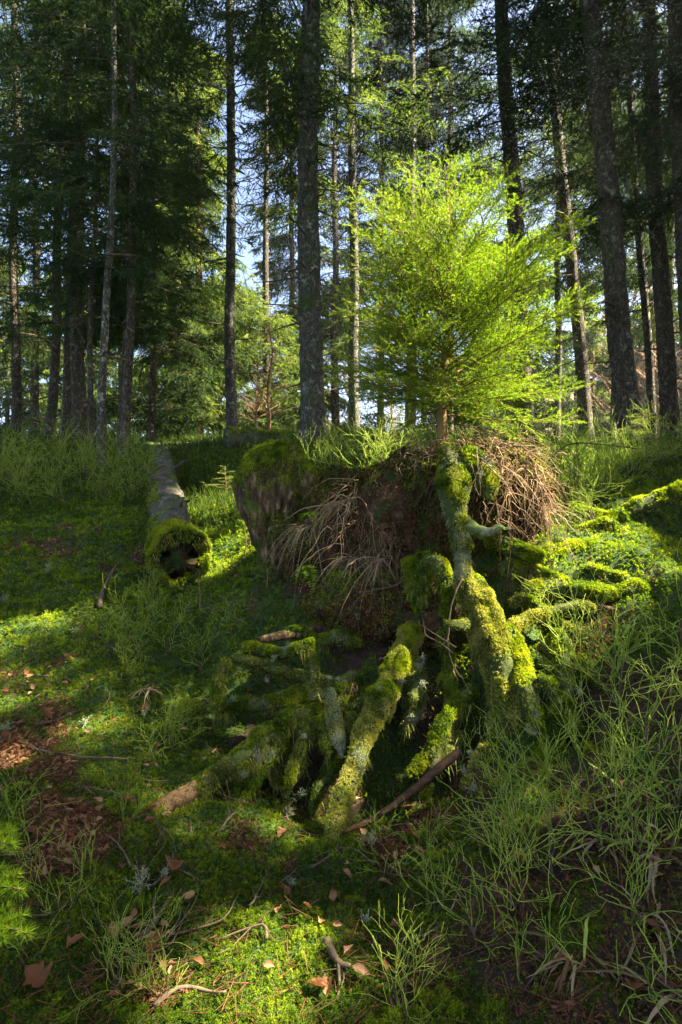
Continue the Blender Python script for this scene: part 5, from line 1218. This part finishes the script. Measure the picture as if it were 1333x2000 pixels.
for px, py, D, lab in [(1215,1150,3.0,'green grass tuft on the right bank below the mossy root'),(560,1040,3.55,'thin green grass tuft sprouting at the foot of the rotten trunk piece'),(1010,1080,3.2,'few grass blades on the sunlit moss right of the stump')]:
    blade_clump(P(px, py, D), lab, 40, .16, .003, mat='grass', group='green grass tufts', name='green_grass_tuft', up=.7, droop=.6)
def fern(p, L, label, n, az=0, lean=.5):
    t = empty('fern', p); tag(t, label, 'fern', 'small ferns')
    for f in range(n):
        b = Buf(); a = az+(f-(n-1)/2)*.9; m = 18; s = (np.arange(m)+.5)/m
        ln = L*(.75+.4*rng.random()); d = np.array([math.cos(a), math.sin(a), 0])
        c = d*(ln*s*.8)[:, None]+np.stack([0*s, 0*s, ln*(lean*s-.9*s*s)], 1); prisms(b, c[:-1], c[1:], .0009, .0007, 3)
        lat = np.array([-d[1], d[0], .1]); w_ = ln*.30*np.sin(np.pi*np.clip(s*.85+.12, 0, 1))
        for sg in (-1, 1): leaflets(b, c, norm(lat*sg+d*.35+rng.normal(size=(m, 3))*.08), w_, ln*.075, .8, )
        link('frond', b.mesh('frond', M['needle_young']), t)
fern(P(598, 1105, 3.36), .15, 'small bright fern hanging on the dark slope left of the stump', 2, -1.7, .1)
fern(P(652, 1108, 3.32), .12, 'small fern right of the first one on the dark slope', 2, -1.4, .1)
fern(P(603, 1005, 3.6), .13, 'little fern beside the rotten trunk piece', 3, -1.2, .5)
fern(P(485, 1130, 3.7), .14, 'fern frond low on the moss left of the stump', 2, -2.0, .3)
fern(P(1270, 960, 4.0), .3, 'shaded fern on the right bank behind the bilberries', 4, -1.2, .3)

def stick(pts, r, label, name='twig', cat='twig', group='twigs lying on the forest floor', mat='twig', forks=0, ground=True, lift=.015):
    q = []
    for px, py, D in pts:
        q.append(onground(px, py, D)+np.array([0, 0, lift]) if ground else P(px, py, D))
    q = np.array(q); c, _ = resample(q, np.ones(len(q)), .03); c += np.cumsum(rng.normal(size=c.shape)*.0022, 0)*np.array([1, 1, .4]); n = len(c)
    rr = r*(1-.65*np.linspace(0, 1, n)); o0 = c[0].copy()
    V, fs = tube(c-o0, rr, .02, 8, amp=.25, nscale=40, seed=n)
    fs = merge_faces(fs); Bf = Buf()
    Bf.V.append(V); Bf.T.append(np.full(len(V), .5)); Bf.n = len(V)
    for f in fs: Bf.F.setdefault(f.shape[1], []).append(f)
    for k in range(forks):
        i = rng.integers(2, max(3, n-2)); d = norm(norm(c[min(i+1, n-1)]-c[i-1])+rng.normal(size=3)*np.array([.8, .8, .4])); L = .05+.12*rng.random(); p = c[i]-o0
        m = p+d*L*.5+rng.normal(size=3)*.008; prisms(Bf, [p], [m], rr[i]*.65, rr[i]*.45, 5); prisms(Bf, [m], [p+d*L+rng.normal(size=3)*.012], rr[i]*.45, rr[i]*.2, 5)
    o = link(name, Bf.mesh(name, M[mat], True)); o.location = [float(v) for v in o0]; tag(o, label, cat, group); return o
stick([(895,1470,2.44),(800,1545,2.34),(720,1600,2.26),(640,1625,2.2),(595,1640,2.17)], .019, 'bare brown branch lying slantwise under the main root', 'fallen_branch', 'branch', 'bare branches', 'brown_wood', 0, False)
stick([(640,1398,2.85),(690,1390,2.8),(730,1385,2.75)], .018, 'short bare brown stick wedged behind the small upright root', 'fallen_branch', 'branch', 'bare branches', 'brown_wood', 0, False)
stick([(195,1205,3.4),(205,1160,3.62),(222,1120,3.9)], .016, 'grey crusty stick standing up from the moss left of the log', 'fallen_branch', 'branch', 'bare branches', 'twig', 1, True, .05)
stick([(0,1452,2.5),(70,1475,2.46),(160,1487,2.44),(290,1492,2.42)], .006, 'long thin brown twig lying level across the left moss')
stick([(268,1855,1.58),(300,1820,1.62),(335,1770,1.72)], .011, 'dead stick beside the leaf trail at the lower left', forks=1)
stick([(300,1990,1.4),(345,1945,1.44),(400,1950,1.43),(440,1955,1.43)], .007, 'curved brown twig on sunlit moss at the bottom left', forks=1)
stick([(640,1635,2.15),(610,1640,2.14),(560,1600,2.25),(630,1540,2.35),(650,1500,2.42)], .004, 'thin arching twig left of the long pale root', forks=0)
stick([(905,1130,2.80),(885,1180,2.72),(880,1250,2.64),(890,1300,2.6),(905,1325,2.58)], .0045, 'thin forked stick hanging in front of the main root', ground=False, forks=4)
stick([(890,1265,2.62),(850,1240,2.64),(825,1222,2.66)], .004, 'thin pale twig branching left in front of the main root', ground=False)
stick([(885,1275,2.62),(860,1255,2.64),(835,1240,2.68),(830,1205,2.75)], .004, 'second thin pale twig in front of the main root', ground=False)
stick([(800,1128,3.05),(770,1145,3.05),(720,1155,3.05),(683,1192,3.0)], .0045, 'pale forked twig in front of the low root arch', ground=False, forks=4)
stick([(1070,900,3.9),(1120,868,4.0),(1200,872,4.0),(1255,878,4.0),(1262,860,4.0),(1290,862,4.0)], .006, 'long curling pale twig sticking out at the right of the stump', ground=False, forks=2)
stick([(545,1740,1.85),(575,1715,1.88),(580,1700,1.9)], .003, 'tiny pale twig on the dark moss in the middle')
stick([(640,1850,1.65),(665,1895,1.55),(690,1900,1.55)], .012, 'gnarled grey twig on moss at the bottom centre', forks=1)
stick([(1150,1180,2.95),(1200,1195,2.9),(1250,1215,2.85)], .022, 'broken dark stick below the mossy root on the right', 'fallen_branch', 'branch', 'bare branches', 'brown_wood', 0, False)
stick([(480,1230,3.5),(440,1225,3.52),(410,1205,3.6),(500,1200,3.6)], .004, 'bent pale twig on the sunlit moss mound', forks=2, lift=.04)
stick([(200,1400,2.7),(215,1370,2.8),(180,1330,2.95),(250,1330,2.95)], .004, 'thin bent twig above the left sunlit moss', forks=1)
TW = [('among the leaves at the lower left', (130,1700,1.85,.22), 16), ('on the leaf heap at the left edge', (60,1350,2.95,.2), 6), ('in front of the hollow log', (220,1150,4.0,.35), 7), ('low on the moss at the left', (70,1550,2.25,.2), 8), ('on the leaf trail at the bottom left', (290,1840,1.6,.1), 6),
      ('under the mossy roots', (520,1590,2.25,.25), 9), ('among the sedge on the right', (1220,1750,1.68,.22), 12), ('at the bottom centre', (700,1880,1.6,.2), 8), ('at the foot of the stump', (640,1170,3.3,.25), 8)]
LOOK = ['pale', 'dark', 'crooked', 'forked', 'short', 'long', 'bent', 'brittle', 'thin', 'knotty', 'smooth', 'mossy', 'grey', 'brown', 'split', 'tiny']
for ph, (px, py, D, r), n in TW:
    c = P(px, py, D)
    for i in range(n):
        x, y = c[0]+rng.normal()*r, c[1]+rng.normal()*r; a = rng.random()*3.14; L = .07+.2*rng.random()**1.5
        pts = np.array([[x, y], [x+math.cos(a)*L*.5+rng.normal()*.02, y+math.sin(a)*L*.5+rng.normal()*.02], [x+math.cos(a+.3)*L, y+math.sin(a+.3)*L]])
        z = height(pts[:, 0], pts[:, 1])+.02; q = [((p_[0])*FPX/p_[1]+666.5, 1000-(zz-CAMZ)*FPX/p_[1], p_[1]) for p_, zz in zip(pts, z)]
        rr = .0016+.003*rng.random()**2; fk = int(rng.integers(0, 3))
        stick(q, rr, f'{"short" if L < .11 else "long" if L > .17 else "middling"} {"thin" if rr < .0022 else "stout"} {["straight", "once forked", "branching"][fk]} twig {ph}', group='twigs '+ph, ground=False, forks=fk)
for i, (px, py, D, s, lab) in enumerate([(270,1755,1.75,.07,'pale branching lichen tuft at the lower left beside the leaves'),(322,1722,1.85,.035,'tiny pale lichen on moss below the torn maple leaf'),(97,1122,4.2,.09,'grey lichen patch on the dark moss left of the log'),(10,1182,3.8,.07,'grey lichen at the left edge near the sunlit moss'),(8,1440,2.5,.06,'pale lichen at the left edge between the leaf heaps'),
        (165,1430,2.65,.04,'small lichen beside the dark maple leaf'),(565,1605,2.2,.045,'pale lichen right of the sunlit moss cushion'),(720,1665,2.0,.06,'branching pale lichen below the bare brown branch'),(635,1148,3.3,.05,'pale blue grey lichen below the ferns'),(715,1815,1.7,.04,'small white lichen on moss left of the lower bilberries'),(285,1410,2.7,.05,'grey lichen inside the withered grass tuft'),(570,1740,1.85,.03,'small pale lichen in the dark moss in the middle'),(150,1245,3.3,.05,'small grey lichen on the edge of the left moss')]):
    b = Buf(); lichen_buf(b, (0, 0, 0), s*.6, 24); p = onground(px, py, D)+np.array([0, 0, .02]); o = link('lichen_tuft', b.mesh('lichen_tuft', M['lichen'])); o.location = [float(v) for v in p]; tag(o, lab, 'lichen', 'lichen tufts on the ground')

# ------------------------------------------------------------------ bare young trees on the far slope
def bare_tree(seed):
    r_ = np.random.default_rng(seed); H = 7+3*r_.random(); w = Buf(); z = np.linspace(0, H, 9); c = np.stack([np.cumsum(r_.normal(size=9)*.10), np.cumsum(r_.normal(size=9)*.10), z], 1); c[0] = 0
    V, fs = tube(c, .10*(1-.9*z/H)+.008, .4, 7)
    n = 110; t = .2+.8*r_.random(n); p = np.stack([np.interp(t*H, z, c[:, k]) for k in range(3)], 1); a = r_.random(n)*6.28; d = norm(np.stack([np.cos(a), np.sin(a), .5+.5*r_.random(n)], 1)); L = 1.6*(1.1-t)*(.5+r_.random(n))
    q = p+d*L[:, None]; prisms(w, p, q, .02, .008, 3)
    for k in range(4):
        u = .3+.7*r_.random(n); s = p+(q-p)*u[:, None]; dd = norm(d+r_.normal(size=(n, 3))*.6); prisms(w, s, s+dd*(.2+.5*r_.random((n, 1)))*L[:, None]*.7, .010, .005, 3)
    return make_mesh('trunk', V, merge_faces(fs), M['bark_red'], True), w.mesh('limbs', M['rootlet'])
BT = [bare_tree(s) for s in range(4)]
k_ = 0
BL = []
for i in range(46):
    a = math.radians(-6+34*rng.random()); d = 26+40*rng.random()
    if 4 > math.degrees(a) > -1.5 and rng.random() < .5: continue
    BL.append((a, d))
for a, d in BL:
    x, y = math.sin(a)*d, math.cos(a)*d; z = height(np.array([x]), np.array([y]))[0]
    if d > 43:
        T_ = (d-42)/60; z = max(z, -2+(4+15*np.clip((math.degrees(a)-2)/14, 0, 1))*math.sin(min(T_*1.9, 1.57))-.5)
    t = empty('bare_tree', (x, y, z-.1)); s = .7+.6*rng.random(); t.scale = (s, s, s); t.rotation_euler = (0, 0, rng.random()*6)
    tag(t, f'{"tall" if s > 1 else "low"} slim leafless tree {"nearer" if d < 40 else "farther" if d > 53 else "halfway"} on the far slope, {"left of" if a < .06 else "behind" if a < .3 else "right of"} the young spruce', 'tree', 'leafless trees on the far slope')
    tm, lm = BT[k_ % 4]; k_ += 1; link('trunk', tm, t); link('limbs', lm, t)['kind'] = 'stuff'
# a leafless shrub in the sun between the slim and the stout trunk
for i, (px, py, D, s, lab) in enumerate([(525, 860, 12, .24, 'sunlit leafless shrub between the slim and the stout trunk'), (500, 858, 13, .2, 'second leafless shrub behind the crossways log')]):
    p = P(px, py, D); p[2] = height(p[:1], p[1:2])[0]; t = empty('bare_shrub', p); t.scale = (s*1.5, s*1.5, s); tag(t, lab, 'shrub', 'leafless shrubs'); tm, lm = BT[i]; link('trunk', tm, t); link('limbs', lm, t)['kind'] = 'stuff'

# ------------------------------------------------------------------ thin haze in the air of the wood
def build_haze():
    x0, x1, y0, y1, z0, z1 = -226, 226, -226, 226, -32, 27
    V = np.array([(x, y, z) for x in (x0, x1) for y in (y0, y1) for z in (z0, z1)], float)
    F = np.array([(0, 1, 3, 2), (4, 6, 7, 5), (0, 4, 5, 1), (2, 3, 7, 6), (0, 2, 6, 4), (1, 5, 7, 3)])
    m, nt = mat_new('haze')
    v = N(nt, 'ShaderNodeVolumePrincipled'); v.inputs['Color'].default_value = (.93, .95, 1, 1); v.inputs['Density'].default_value = .0006; v.inputs['Anisotropy'].default_value = .3
    o = N(nt, 'ShaderNodeOutputMaterial'); nt.links.new(v.outputs[0], o.inputs['Volume'])
    tag(link('haze', make_mesh('haze', V, F, m)), 'thin bright haze in the air between the trunks', kind='stuff')
build_haze()
